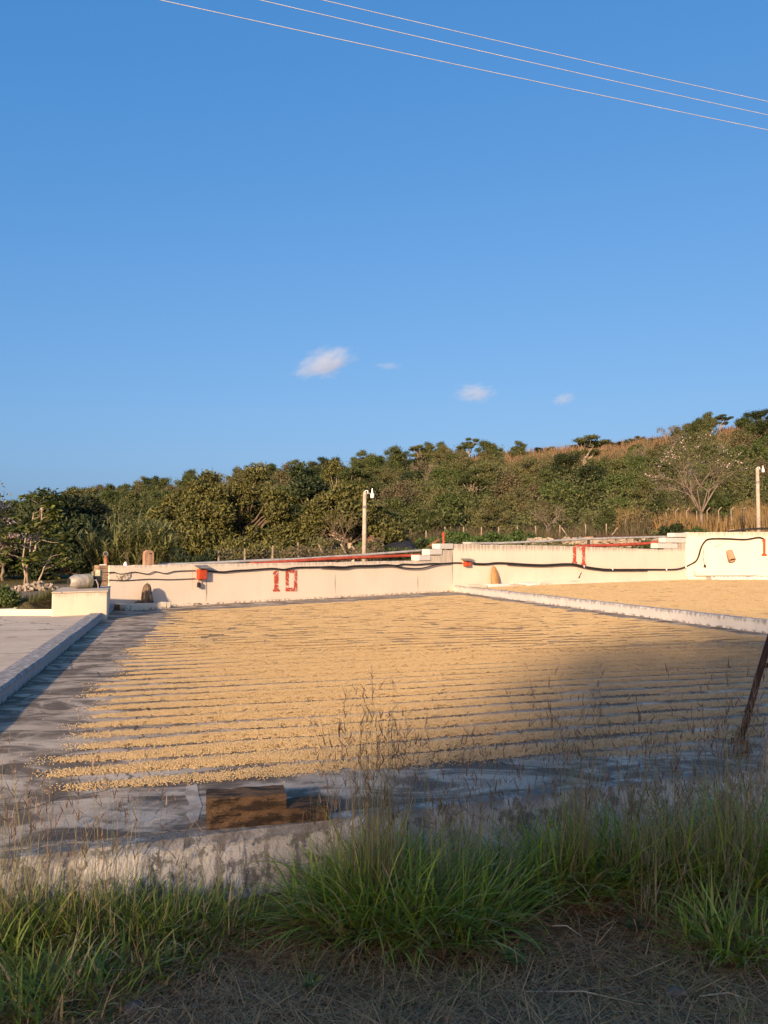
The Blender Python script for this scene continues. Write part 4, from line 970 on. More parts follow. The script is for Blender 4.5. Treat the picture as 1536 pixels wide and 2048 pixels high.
# gravel track and rubble heap at the left
def heap(px, py, Y, n, w, d, h, mat, label, seed, smin, smax):
    c = D(px, py, Y); z = tz(c.x, Y); e = empty('rubble_heap', (c.x, Y, z)); tag(e, label, 'rubble'); rng = np.random.default_rng(seed); ms = []
    for s in range(4):
        g = Geo(); g.box((0, 0, 0), (1, 1, 1), 0, .18, np.random.default_rng(seed + s)); m_ = g.mesh('stone'); m_.materials.append(mat); ms.append(m_)
    for i in range(n):
        o = bpy.data.objects.new('stone', ms[i % 4]); COL.objects.link(o); o.parent = e; s = rng.uniform(smin, smax); u, v = rng.normal(0, .3, 2)
        o.location = (u * w, v * d, max(0, h * (1 - abs(u) * 1.3 - abs(v)) * rng.uniform(.3, 1)) + s * .2); o.scale = (s * 1.3, s, s * .8); o.rotation_euler = tuple(rng.uniform(0, 3, 3))
heap(72, 1182, 22.5, 110, 1.1, .8, .28, M_STONE, 'heap of pale rubble stones by the shrub beyond the empty patio', 5, .045, .10)
tr = link('gravel_track', grid_mesh('gravel_track', np.arange(-22, -6.9, .25), np.arange(20.2, 24.6, .25), lambda X, Y: terrain(X, Y) + .02 + .02 * vn.fbm(X * 2, Y * 2, 3)), simple('gravel', (.21, .175, .145), (.13, .105, .085), 5, .95, .6, 30, .02)); tr['kind'] = 'structure'

# ------------------------------------------------------------------ vegetation toolkit
def leaf_mesh(name, blobs, n, L, W, seed, outward=.6, up=.5, shell=.55, mats=None, droop=0.0, jag=.2):
    """leaf cards spread through ellipsoid clumps; blobs = [(cx,cy,cz,rx,ry,rz)]"""
    rng = np.random.default_rng(seed); B = np.array(blobs, float); vol = B[:, 3] * B[:, 4] + B[:, 3] * B[:, 5]; cnt = np.maximum(1, (n * vol / vol.sum())).astype(int)
    idx = np.repeat(np.arange(len(B)), cnt); m = len(idx); d = unit(rng.normal(size=(m, 3)))
    r = shell + (1.08 - shell) * rng.random(m) ** .6; r *= 1 + jag * rng.normal(size=m)
    P = B[idx, :3] + d * B[idx, 3:] * r[:, None]
    A = unit(d * outward + rng.normal(size=(m, 3)) * .7 + np.array([0, 0, up - droop]))
    V, F = cards(P, A, L * rng.uniform(.6, 1.3, m), W * rng.uniform(.7, 1.3, m), rng, .18, d + np.array([0, -.2, .5]))
    me = np_mesh(name, V, F)
    for mt in (mats if isinstance(mats, (list, tuple)) else [mats]): me.materials.append(mt)
    return me
def limb(g, a, b, r0, r1, rng, n=4, wob=.06, sides=6):
    a = np.array(a, float); b = np.array(b, float); L = np.linalg.norm(b - a); pts = []
    for i in range(n + 1):
        t = i / n; p = a + (b - a) * t + (rng.normal(size=3) * L * wob * math.sin(math.pi * t)); p[2] += .06 * L * math.sin(math.pi * t) * .5; pts.append(tuple(p))
    g.tube(pts, [r0 + (r1 - r0) * i / n for i in range(n + 1)], sides); return pts
def trunk_to(blobs, base_r, fork, seed, lean=(0, 0), z0=-.3, sides=7, k=.35):
    rng = np.random.default_rng(seed); g = Geo(); top = (lean[0], lean[1], fork); limb(g, (0, 0, z0), top, base_r, base_r * .7, rng, 5, .03, sides)
    for b in blobs: 
        end = (b[0], b[1], b[2] + b[5] * .1); limb(g, top, end, base_r * k, base_r * .1, rng, 4, .07, 5)
    return g
def bare(seed, H, spread, levels=5, r=.09, up=.5, kids=(2, 3), fork=.28, sides=4):
    """recursive bare branches; returns Geo and twig tips"""
    rng = np.random.default_rng(seed); g = Geo(); tips = []
    def grow(p, d, L, r, lev):
        q = p + d * L; mid = (p + q) / 2 + rng.normal(size=3) * L * .06
        g.tube([tuple(p), tuple(mid), tuple(q)], [r, r * .85, r * .68], sides if lev > 1 else 3, False)
        if lev == 0: tips.append(q); return
        for i in range(rng.integers(kids[0], kids[1] + 1)):
            nd = d + rng.normal(size=3) * spread; nd[2] += up * .18; nd /= np.linalg.norm(nd)
            grow(q, nd, L * rng.uniform(.62, .86), r * .66, lev - 1)
    grow(np.array([0, 0, -.2]), np.array([rng.normal() * .05, 0, 1.0]), H * fork, r, levels); return g, np.array(tips)

L_OLIVE = leafmat('olive_foliage', (.036, .044, .013), (.185, .175, .05), .2)
L_HILL = leafmat('hill_foliage', (.052, .067, .021), (.132, .160, .048), .28, (.130, .124, .052))
L_GREEN = leafmat('green_foliage', (.045, .066, .020), (.105, .140, .040), .25)
L_DARK = leafmat('dark_foliage', (.011, .019, .008), (.042, .057, .018), .12)
L_DRY = leafmat('dry_brown_foliage', (.095, .078, .040), (.215, .175, .092), .28, (.125, .125, .05))
L_BUSH = leafmat('lush_bush_leaves', (.036, .066, .018), (.110, .165, .042), .3)
L_CANE = leafmat('cane_leaves', (.13, .155, .05), (.40, .41, .17), .35)
L_PINK = leafmat('pink_blossom', (.50, .35, .31), (.76, .62, .57), .3)
L_PALMATE = leafmat('pale_green_leaves', (.09, .12, .03), (.20, .22, .06), .3)
L_STRAW = leafmat('golden_dry_grass', (.17, .11, .047), (.36, .25, .115), .3)
L_CORN = leafmat('dry_maize', (.17, .105, .056), (.31, .205, .112), .3)

# ---- woodland on the hillside: a few kinds of tree, copied one by one
def tree_proto(kind, seed):
    rng = np.random.default_rng(seed); r = empty('hillside_tree', (0, 0, -500))
    if kind in ('round', 'green', 'dark', 'brown'):
        H = 4.6; blobs = []
        for i in range(26):
            a = rng.uniform(0, 6.28); q = rng.uniform(.1, 1.75); z = rng.uniform(1.1, 3.9) - .22 * q * q; s = rng.uniform(.28, .72)
            blobs.append((q * math.cos(a), q * math.sin(a), z, s, s, s * .72))
        mt = {'round': L_HILL, 'green': L_GREEN, 'dark': L_DARK, 'brown': L_DRY}[kind]
        g = trunk_to(blobs, .13, 1.2, seed, sides=6); g.build('trunk', M_BARK if kind != 'brown' else M_TWIG, r)
        link('crown', leaf_mesh('crown', blobs, 9500 if kind != 'brown' else 4600, .19, .085, seed + 1, mats=mt, shell=.3, jag=.3), None, r)
    elif kind == 'flat':
        blobs = []
        for i in range(14):
            a = rng.uniform(0, 6.28); q = rng.uniform(.3, 2.1); blobs.append((q * math.cos(a), q * math.sin(a), rng.uniform(3.1, 4.7), rng.uniform(.45, .9), rng.uniform(.45, .9), .24))
        trunk_to(blobs, .12, 2.0, seed, (rng.uniform(-.3, .3), 0), sides=6, k=.4).build('trunk', M_PALEBARK, r)
        link('crown', leaf_mesh('crown', blobs, 6000, .19, .085, seed + 1, mats=L_HILL, shell=.2), None, r)
    elif kind == 'bare':
        g, tips = bare(seed, 4.6, .42, 6, .10, .6, (2, 3), .24); g.build('trunk', M_TWIG, r)
        P = tips[rng.integers(0, len(tips), 500)] + rng.normal(size=(500, 3)) * .12
        V, F = cards(P, rng.normal(size=(500, 3)), .16, .08, rng); me = np_mesh('crown', V, F); me.materials.append(L_DRY); link('crown', me, None, r)
    elif kind == 'slim':
        blobs = [(rng.normal() * .35, rng.normal() * .35, z, .65, .65, .5) for z in (3.0, 3.7, 4.4, 5.0, 5.4)]
        trunk_to(blobs, .09, 2.6, seed, (.1, 0), sides=6).build('trunk', M_PALEBARK, r)
        link('crown', leaf_mesh('crown', blobs, 3000, .19, .085, seed + 1, mats=L_OLIVE, shell=.2), None, r)
    return r
KINDS = ['round', 'green', 'dark', 'brown', 'flat', 'bare', 'slim']
PROTO = {k: [tree_proto(k, 100 + 10 * i + j) for j in range(3 if k == 'round' else 2)] for i, k in enumerate(KINDS)}
HLAB = {'round': 'olive green bushy tree in the wood on the hillside', 'green': 'fresh green leafy tree among the hillside wood', 'dark': 'dark evergreen tree in the hillside wood', 'brown': 'dry brown-leaved tree in the hillside wood',
        'flat': 'flat-topped spreading tree with pale trunk on the hillside', 'bare': 'nearly leafless grey-branched tree on the hillside', 'slim': 'slim tall tree with pale trunk in the hillside wood'}
placed = set()
def put_tree(kind, x, y, s, rng, label=None, sz=1.0, group='trees of the hillside wood'):
    j = int(rng.integers(0, len(PROTO[kind]))); pr = PROTO[kind][j]
    if (kind, j) not in placed: placed.add((kind, j)); o = pr
    else: o = copy_tree(pr)
    o.location = (x, y, tz(x, y) - .1); o.rotation_euler = (0, 0, rng.uniform(0, 6.28)); o.scale = (s, s, s * sz)
    if 'group' in o: del o['group']
    tag(o, label or HLAB[kind], 'tree', group if not label else None); return o
rt = np.random.default_rng(21)
def in_field(x, y):
    px = 768 + FPX * x / y
    return ((1010 < px) & (px < 1345) & (y > 100 + 4 * np.sin(px * .03))) | ((1440 < px) & (px < 1700) & (y > 104)) | ((930 < px) & (px < 975) & (y > 101))
pts = []; tries = 0
while len(pts) < 290 and tries < 20000:
    tries += 1; y = 49 + 70 * rt.random() ** .85; u = rt.uniform(-.60, .58); x = u * y
    if in_field(x, y): continue
    px = 768 + FPX * u
    if px < 740 and y < 62: continue
    md = 2.5 + .012 * y
    if any((x - a) ** 2 + (y - b) ** 2 < md * md for a, b in pts): continue
    pts.append((x, y))
for (x, y) in pts:
    px = 768 + FPX * x / y; t = rt.random(); nearfield = 985 < px < 1370 and y > 84
    if px < 460: w = [.54, .14, .08, .12, .03, .06, .03]
    elif px < 800: w = [.54, .14, .14, .08, .05, .02, .03]
    elif px < 1100: w = [.54, .16, .06, .12, .04, .04, .04]
    else: w = [.36, .32, .08, .12, .04, .06, .02]
    k = rt.choice(KINDS, p=np.array(w) / sum(w)); s = rt.uniform(.62, 1.05) * (1.0 if y > 60 else .85)
    if y > 88 and k in ('flat', 'slim'): k = 'round'
    if nearfield: s *= .55; k = rt.choice(['round', 'green', 'brown'])
    put_tree(k, x, y, s, rt)
# crest trees that stand out against the sky
def crest(kind, px, y, s, label, sz=1.0):
    x = (px - 768) / FPX * y; put_tree(kind, x, y, s, rt, label, sz)
crest('flat', 938, 111, .72, 'flat-topped tree on a thin stem alone on the skyline', 1.15)
crest('round', 1037, 110, .75, 'rounded tree on the skyline at the left end of the maize field')
for i, (px, k, sc, lb) in enumerate(((1078, 'dark', .42, 'low dark tree at the left end of the maize field'), (1100, 'round', .4, 'low olive tree just behind the left part of the maize field'), (1150, 'green', .36, 'low green tree behind the maize field left of its middle'), (1172, 'dark', .45, 'low dark tree on the crest behind the middle of the maize field'), (1192, 'dark', .5, 'wide dark tree on the crest above the maize field'),
        (1215, 'round', .48, 'olive tree on the crest right of the wide dark one'), (1238, 'dark', .45, 'dark tree on the crest, second last before the bare tree'), (1262, 'green', .42, 'small green tree on the crest near the end of the maize field'), (1285, 'round', .45, 'olive tree on the crest just left of the bare tree'), (1308, 'dark', .42, 'low dark tree beneath the bare tree on the crest'), (1352, 'round', .55, 'olive tree on the crest right of the bare tree'))):
    crest(k, px, 113.2 + .6 * (i % 3), sc * 1.15, lb, .72)
crest('bare', 1335, 112, .8, 'leafless rounded tree on the skyline above the dry trees')
crest('brown', 1375, 111, .8, 'brown tree on the skyline left of the rounded olive tree')
crest('round', 1415, 110, .72, 'rounded olive tree on the skyline above the blossom tree'); crest('flat', 1447, 111, .66, 'flat-topped tree on the skyline above the blossom tree')
crest('round', 1488, 113, .62, 'low dark tree on the crest beside the tall one at the right')
crest('dark', 1526, 108, .95, 'tall dark spreading tree on the crest at the right edge')
crest('bare', 521, 88, .95, 'leafless grey tree rising above the big round tree')
crest('flat', 841, 106, .8, 'pale-stemmed flat tree on the skyline above the lamp post')
crest('bare', 1345, 96, 1.0, 'spreading leafless grey tree below the crest left of the blossom tree'); crest('bare', 1275, 88, .9, 'leafless grey-branched tree on the green slope above the red pipe')
for k in PROTO:
    for j, pr in enumerate(PROTO[k]):
        if (k, j) not in placed:
            for ch in list(pr.children): bpy.data.objects.remove(ch)
            bpy.data.objects.remove(pr)
def name_hill_trees():
    marks = [(70, 'behind the pale-trunked sapling'), (165, 'behind the wrapped motor'), (260, 'behind the canes'), (340, 'behind the pink slab'), (430, 'over the large red box'), (520, 'over the huge round tree'), (600, 'over the painted ten'), (690, 'left of the lamp post'), (770, 'right of the lamp post'), (850, 'over the black netting'), (925, 'over the stepped blocks'),
             (1000, 'over the ochre stone'), (1080, 'over the bank bushes'), (1160, 'over the twin red digits'), (1240, 'over the red pipe'), (1320, 'over the upper step blocks'), (1400, 'behind the blossom tree'), (1480, 'left of the end lamp post'), (2000, 'at the right edge')]
    kinds = {v: k for k, v in HLAB.items()}; short = {'round': 'olive bushy tree', 'green': 'fresh green tree', 'dark': 'dark evergreen tree', 'brown': 'dry brown tree', 'flat': 'flat-topped tree', 'bare': 'leafless grey tree', 'slim': 'slim pale-stemmed tree'}
    rows = {}
    for o in COL.objects:
        if o.get('group') != 'trees of the hillside wood': continue
        x, y, z = o.location; px, py = proj(x, y, z); m = next(t for lim, t in marks if px < lim + 40)
        band = 'low on the slope' if y < 62 else 'partway up the slope' if y < 80 else 'high on the slope' if y < 100 else 'near the skyline'
        rows.setdefault(f"{short[kinds[o['label']]]} {band} {m}", []).append((px, o))
    word = ['first', 'second', 'third', 'fourth', 'fifth', 'sixth', 'seventh', 'eighth', 'ninth', 'tenth', 'eleventh', 'twelfth', 'thirteenth', 'fourteenth', 'fifteenth', 'sixteenth', 'seventeenth', 'eighteenth']
    for lab, L in rows.items():
        L.sort(key=lambda t: t[0])
        for i, (px, o) in enumerate(L): o['label'] = lab if len(L) == 1 else f"{lab}, {word[min(i, 17)]} from left"
name_hill_trees()
# brush filling the ground between the trees
def brush(name, n, area, seed, mat, label, hmax=1.5, size=.34, ok=None, cat='undergrowth'):
    rng = np.random.default_rng(seed); y = rng.uniform(area[2], area[3], n); u = rng.uniform(area[0], area[1], n); x = u * y
    if ok is not None: m = ok(x, y); x, y = x[m], y[m]
    n = len(x); hh = hmax * (.35 + .65 * np.clip(.5 + vn.fbm(x * .45, y * .45, 3) * 1.4, 0, 1.4)); z = terrain(x, y) + rng.random(n) ** .6 * hh
    V, F = cards(np.stack([x, y, z], 1), rng.normal(size=(n, 3)) + np.array([0, 0, .4]), size * rng.uniform(.6, 1.4, n), size * .5, rng, .2, np.tile(np.array([0, -.5, .7]), (n, 1)))
    me = np_mesh(name, V, F); me.materials.append(mat); o = link(name, me); return tag(o, label, cat, kind='stuff')
fld = in_field
brush('undergrowth', 150000, (-.62, .60, 50, 118), 5, L_HILL, 'olive scrub between the trees of the hillside', 2.7, .22, lambda x, y: ~fld(x, y))
brush('dry_undergrowth', 46000, (-.62, .60, 48, 112), 6, L_DRY, 'dry brown scrub between the trees of the hillside', 1.7, .23, lambda x, y: ~fld(x, y) & (vn.fbm(x * .09, y * .09, 3) > .02))
brush('bank_vines', 9000, (.0, .10, 35, 46), 8, L_GREEN, 'green vines covering the bank behind the stepped wall end', .45, .17, lambda x, y: (y - wall_y(x) > 1.2) & (vn.fbm(x * .7, y * .7, 2) > -.02), 'vines')
brush('bank_grass', 12000, (-.10, .36, 36, 50), 9, L_HILL, 'short dull grass on the bank behind the walls', .35, .22, lambda x, y: (y - wall_y(x) > 1.0), 'grass')
brush('dry_thicket', 7000, (-.22, .0, 32.5, 37), 10, L_DRY, 'dry brown thicket behind the fence under the big tree', .95, .13, lambda x, y: (vn.fbm(x * .6, y * .6, 2) > -.3), 'thicket')
# maize field on the crest
def stalks(name, n, pick, seed, mat, h0, h1, w, label, cat, lean=.12):
    rng = np.random.default_rng(seed); x, y = pick(rng, n); n = len(x); P = np.stack([x, y, terrain(x, y) - .05], 1)
    Dd = np.stack([rng.normal(0, lean, n), rng.normal(0, lean, n), np.ones(n)], 1); V, F = blades(P, Dd, rng.uniform(h0, h1, n), w, rng.uniform(0, .9, n), rng, 3)
    me = np_mesh(name, V, F); me.materials.append(mat); o = link(name, me); return tag(o, label, cat, kind='stuff')
def pick_field(rng, n):
    y = rng.uniform(93, 122, n); u = rng.uniform(.10, .56, n); x = u * y; m = fld(x, y); return x[m], y[m]
stalks('maize_field', 26000, pick_field, 3, L_CORN, .7, 1.6, .13, 'dry golden maize field on the crest of the hill', 'maize')
def pick_gold(rng, n):
    px = rng.uniform(1230, 1600, n); y = rng.uniform(46, 58, n); x = (px - 768) / FPX * y; m = (vn.fbm(x * .5, y * .5, 2) + (px - 1290) / 260 > 0) & (y > 47 + (1536 - px) * .012); return x[m], y[m]
stalks('golden_grass', 26000, pick_gold, 4, L_STRAW, .8, 1.7, .05, 'tall golden dry grass behind the fence at the right', 'grass')
def pick_brownstrip(rng, n):
    px = rng.uniform(800, 1300, n); y = rng.uniform(47.5, 54, n); return (px - 768) / FPX * y, y
stalks('brown_grass', 9000, pick_brownstrip, 5, L_DRY, .5, 1.3, .045, 'brown dry grass along the fence on the bank', 'grass')

# ---- big trees behind the left half
def big_tree(name, px, Y, blobs, n, L, W, leaf, bark, label, seed, r=.22, fork=1.4, shell=.62, cat='tree', zoff=0.0):
    x = (px - 768) / FPX * Y; e = empty(name, (x, Y, tz(x, Y) + zoff)); tag(e, label, cat)
    trunk_to(blobs, r, fork, seed).build('trunk', bark, e, smooth=True)
    link('crown', leaf_mesh('crown', blobs, n, L, W, seed + 3, mats=leaf, shell=shell, outward=.8), None, e); return e
def dome(rng, W, H, z0, n, smin, smax, depth=None):
    """clumps over a domed crown, W half-width, H height of top above z0"""
    out = []; depth = depth or W * .8
    for i in range(n):
        a = rng.uniform(0, 6.28); q = math.sqrt(rng.random()); x = W * q * math.cos(a); y = depth * q * math.sin(a); zz = z0 + H * math.sqrt(max(0.02, 1 - q * q)) * rng.uniform(.25, .95)
        s = rng.uniform(smin, smax); out.append((x, y, zz, s, s, s * .7))
    return out
rb2 = np.random.default_rng(31)
big_tree('spreading_tree', 475, 43.0, dome(rb2, 4.1, 5.3, .5, 100, .4, .8), 46000, .24, .085, L_OLIVE, M_BARK, 'huge round olive-leaved tree behind wall 10 at centre left', 41, .3, 1.2)
big_tree('spreading_tree', 372, 41.0, dome(rb2, 2.2, 3.9, .3, 44, .35, .7), 18000, .24, .085, L_OLIVE, M_BARK, 'smaller round tree merging with the left flank of the huge one', 42, .2, .9)
big_tree('dark_tree', 610, 43.5, dome(rb2, 1.7, 4.9, .8, 28, .45, .8), 10000, .26, .11, L_DARK, M_BARK, 'dark narrow tree between the huge tree and the lamp post', 43, .2, 1.6)
big_tree('broad_tree', 700, 41.5, dome(rb2, 2.5, 3.1, .9, 46, .35, .7), 20000, .24, .095, L_OLIVE, M_PALEBARK, 'broad tree with pale forked limbs behind the lamp post', 44, .2, .8)
big_tree('dark_tree', 765, 43.0, dome(rb2, 1.1, 2.2, .4, 14, .4, .65), 5500, .26, .11, L_DARK, M_BARK, 'shadowy dark tree right of the lamp post above the black net', 45, .14, .8)
big_tree('dark_tree', 75, 36.0, dome(rb2, 2.6, 3.7, .4, 40, .45, .8), 14000, .26, .11, L_DARK, M_BARK, 'dense dark tree behind the pale-trunked sapling at the left', 46, .2, 1.2)
big_tree('dark_tree', 165, 38.5, dome(rb2, 2.0, 3.2, .4, 30, .45, .8), 10000, .26, .11, L_DARK, M_BARK, 'dark tree behind the canes, left of the huge round tree', 47, .2, 1.1)
big_tree('dark_tree', -40, 37.0, dome(rb2, 2.0, 2.7, .4, 22, .5, .8), 8000, .26, .11, L_DARK, M_BARK, 'dark tree cut by the left edge behind the pink blossoms', 48, .2, 1.1)
big_tree('thicket_bush', 120, 27.5, dome(rb2, 1.5, 1.25, .05, 26, .25, .45), 9000, .14, .06, L_DARK, M_BARK, 'dark tangled bush behind the rubble heap and wrapped motor', 49, .05, .2, cat='bush')
big_tree('thicket_bush', 20, 28.5, dome(rb2, 1.5, 1.2, .05, 22, .25, .45), 7000, .14, .06, L_DARK, M_BARK, 'dark bush behind the small shrub at the left edge', 50, .05, .2, cat='bush')
big_tree('thicket_bush', 255, 30.0, dome(rb2, 1.6, 1.0, .05, 20, .25, .45), 7000, .14, .06, L_DARK, M_BARK, 'dark bush behind the foot of the canes', 51, .05, .2, cat='bush')
big_tree('thicket_bush', 380, 34.5, dome(rb2, 2.2, 1.1, -.1, 24, .3, .5), 8000, .18, .07, L_DARK, M_BARK, 'dark shaded bush under the left side of the huge tree', 52, .05, .2, cat='bush')
big_tree('thicket_bush', 520, 36.5, dome(rb2, 2.6, 1.3, -.1, 24, .3, .5), 8000, .18, .07, L_OLIVE, M_BARK, 'olive bush behind the wire fence under the huge tree', 53, .05, .2, cat='bush')
big_tree('thicket_bush', 655, 36.5, dome(rb2, 1.9, 1.2, -.1, 20, .25, .45), 3500, .16, .06, L_DRY, M_TWIG, 'dry reddish-brown bush behind the leaning fence posts', 54, .05, .3, .3, 'bush')
big_tree('thicket_bush', 737, 36.0, dome(rb2, .7, .75, .0, 9, .2, .35), 2200, .14, .06, L_BUSH, M_BARK, 'small green bush at the foot of the lamp post', 55, .03, .2, cat='bush')
# pale bare stems at the dry thicket
for i, (px, seed, s, lb) in enumerate(((690, 5, 1.0, 'pale forked bare sapling left of the lamp post'), (665, 8, .85, 'pale leafless sapling among the leaning fence posts'), (266, 19, .55, 'bare twiggy sapling in front of the canes'))):
    Y = 35.5 if i < 2 else 25.5; g, tips = bare(seed, 3.0 * s, .38, 4, .05 * s, .6, (2, 3), .28); x = (px - 768) / FPX * Y; e = empty('bare_sapling', (x, Y, tz(x, Y))); tag(e, lb, 'sapling'); g.build('branches', M_BARK, e)
# low round bushes along the bank
bl = ['round green bush on the bank right of the red standpipe', 'wide lush bush in the middle of the bank above wall 11', 'lush bush joining the wide one on the bank', 'green bush on the bank between two fence posts', 'low green bush left of the white marker block', 'small bush beside the short red standpipe', 'dark spreading shrub above the upper step blocks', 'small green shrub by the foot of the blossom tree', 'tuft of green bush between the pipes behind wall 11', 'dark leafy bush at the edge of the black netting', 'green bush on the slope above the step blocks of wall 10']
for i, (px, Y, w, h, lf) in enumerate(((918, 43.5, .65, .75, L_BUSH), (960, 42.5, 1.0, .55, L_BUSH), (995, 42.8, .9, .75, L_BUSH), (1040, 44.0, .75, .8, L_BUSH), (1068, 44.0, .7, .65, L_BUSH), (894, 41.0, .35, .6, L_BUSH), (1345, 45.0, .95, .75, L_DARK), (1392, 46.0, .75, .6, L_GREEN), (1296, 41.0, .35, .35, L_GREEN), (845, 40.8, .55, .75, L_DARK), (868, 41.0, .9, .5, L_BUSH))):
    big_tree('bush', px, Y, dome(rb2, w, h, .08, 12, .18, .34), 2600, .15, .08, lf, M_BARK, bl[i], 60 + i, .03, .15, cat='bush')

# ---- cane clump
M_CANE = simple('green_cane', (.16, .16, .06), (.24, .20, .10), 4, .7, 0)
def cane():
    Y = 27.0; x = (258 - 768) / FPX * Y; e = empty('cane_clump', (x, Y, tz(x, Y))); tag(e, 'tall clump of arching green and tan canes behind the pump platform', 'canes')
    rng = np.random.default_rng(6); n = 150; g = Geo(); Vs = []
    for i in range(n):
        a = rng.uniform(0, 6.28); q = rng.random() ** .5; b = np.array([1.15 * q * math.cos(a), .6 * q * math.sin(a), 0]); h = rng.uniform(1.3, 2.5) * (1 - .25 * q); d = np.array([b[0] * .35 + rng.normal(0, .16) + .12, b[1] * .3 + rng.normal(0, .12), 1.0])
        tip = b + d / np.linalg.norm(d) * h; g.tube([tuple(b), tuple((b + tip) / 2 + rng.normal(size=3) * .03), tuple(tip)], [.016, .013, .006], 4, False)
        m = 20; t = rng.uniform(.15, 1.02, m); P = b + (tip - b) * t[:, None]; s = np.where(np.arange(m) % 2, 1, -1)[:, None]; hd = np.stack([rng.normal(.25, .8, m), rng.normal(0, .8, m), rng.uniform(.4, 1.2, m)], 1)
        Vs.append(blades(P, hd, rng.uniform(.4, .8, m), .07, rng.uniform(.5, 1.7, m), rng, 3))
    g.build('canes', M_CANE, e); V, F = join(Vs); me = np_mesh('leaves', V, F); me.materials.append(L_CANE); link('leaves', me, None, e)
cane()
# ---- pale-trunked umbrella-leaved sapling with spokes of branches
def sapling():
    Y = 24.0; x = (66 - 768) / FPX * Y; e = empty('sapling_tree', (x, Y, tz(x, Y))); tag(e, 'young tree with pale trunks and sparse umbrella leaves beyond the rubble', 'tree')
    rng = np.random.default_rng(14); g = Geo(); Vs = []
    stems = [((-.1, 0, 0), (.22, .1, 2.55), .045), ((-.28, .1, 0), (-.25, .1, 1.75), .035), ((.12, .1, 0), (.55, .1, .95), .03), ((-.1, .05, 1.0), (.0, .0, 2.3), .025)]
    for a, b, r in stems:
        limb(g, a, b, r, r * .5, rng, 5, .03, 6); a = np.array(a); b = np.array(b); L = np.linalg.norm(b - a)
        for k in range(11 if L > 1.8 else 6):
            t = rng.uniform(.38, 1.0); p = a + (b - a) * t; th = rng.uniform(0, 6.28); ln = rng.uniform(.35, .85) * (1.25 - .5 * t); q = p + np.array([math.cos(th) * ln, math.sin(th) * ln, rng.uniform(.05, .4)]); limb(g, p, q, r * .32, .006, rng, 3, .1, 4)
            for c in range(3):
                cc = q + rng.normal(size=3) * .14; m = 13; ang = rng.uniform(0, 6.28, m); dd = np.stack([np.cos(ang), np.sin(ang), rng.normal(-.15, .25, m)], 1); Vs.append(cards(cc + dd * .12, dd, rng.uniform(.2, .32, m), .11, rng, .15, np.tile(np.array([0, 0, 1.0]), (m, 1))))
    g.build('trunk', M_PALEBARK, e, smooth=True); V, F = join(Vs); me = np_mesh('leaves', V, F); me.materials.append(L_PALMATE); link('crown', me, None, e)
sapling()
big_tree('shrub', 17, 19.2, dome(rb2, .33, .62, .1, 14, .1, .2), 2600, .09, .04, L_GREEN, M_BARK, 'small bright green shrub beside the low cream border', 71, .02, .12, cat='shrub')
# ---- flowering trees
M_LIMB = simple('grey_tan_limbs', (.225, .175, .13), (.14, .11, .08), 6, .9, .4, 24, .02, (1, 1, .4))
def blossom_tree(px, Y, seed, label, H, W, r, limbs, nb, pcl, fork=.25):
    """pale trunk forking low into ascending limbs that fan into a wide, thin crown"""
    x = (px - 768) / FPX * Y; e = empty('blossom_tree', (x, Y, tz(x, Y))); tag(e, label, 'tree'); rng = np.random.default_rng(seed); g = Geo(); tips = []
    base = np.array([0, 0, H * fork]); limb(g, (0, 0, -.2), base, r, r * .8, rng, 4, .02, 8)
    def fan(p, d, L, rr, lev):
        q = p + d * L; q2 = (p + q) / 2 + rng.normal(size=3) * L * .05; g.tube([tuple(p), tuple(q2), tuple(q)], [rr, rr * .85, rr * .65], 5 if lev > 1 else 3, False)
        if lev == 0: tips.append(q); return
        for i in range(int(rng.integers(2, 4))):
            nd = d + rng.normal(size=3) * np.array([.55, .45, .30]); nd[2] = nd[2] * .85 + .06; nd /= np.linalg.norm(nd); fan(q, nd, L * rng.uniform(.55, .8), rr * .6, lev - 1)
    for i in range(limbs):
        a = 2 * math.pi * (i + rng.uniform(-.3, .3)) / limbs; out = rng.uniform(.35, 1.0); d = np.array([math.cos(a) * out * W / H * 1.3, math.sin(a) * out * .5, rng.uniform(.55, 1.0)]); d /= np.linalg.norm(d); fan(base, d, H * rng.uniform(.22, .33), r * rng.uniform(.38, .55), 4)
    g.build('trunk', M_LIMB, e, smooth=True); tips = np.array(tips)
    c = tips[rng.permutation(len(tips))[:max(8, len(tips) // 7)]]
    P = c[rng.integers(0, len(c), nb)] + rng.normal(size=(nb, 3)) * np.array([.14, .14, .07]); V, F = cards(P, rng.normal(size=(nb, 3)), pcl * .8, pcl * .55, rng, .2); me = np_mesh('blossom', V, F); me.materials.append(L_PINK); link('blossom', me, None, e)
    nl = 1800; P = tips[rng.integers(0, len(tips), nl)] + rng.normal(size=(nl, 3)) * .25; V, F = cards(P, rng.normal(size=(nl, 3)), .15, .06, rng); me = np_mesh('crown', V, F); me.materials.append(L_HILL); link('crown', me, None, e); return e
blossom_tree(1403, 49.0, 23, 'pale-limbed blossom tree with sparse pink flowers before the right hillside', 5.9, 3.2, .13, 7, 330, .14)
blossom_tree(-95, 25.5, 31, 'pink flowering tree reaching in from the left edge', 3.7, 1.7, .10, 7, 1100, .13)
blossom_tree(8, 27.0, 37, 'lower pink flowering tree beside the pale-trunked sapling', 1.9, 1.6, .06, 7, 1300, .12)
# weeds between patio border and track
def pick_weed(rng, n):
    x = rng.uniform(-14, -6.6, n); y = rng.uniform(16.8, 20.4, n); m = (vn.fbm(x, y, 2) > -.35) & ((x < PA.x - .1)); return x[m], y[m]
stalks('weed_strip', 24000, pick_weed, 12, leafmat('weed_blades', (.06, .08, .02), (.20, .19, .07), .3), .12, .38, .016, 'green and straw-coloured weeds beyond the low cream border', 'grass', .4)

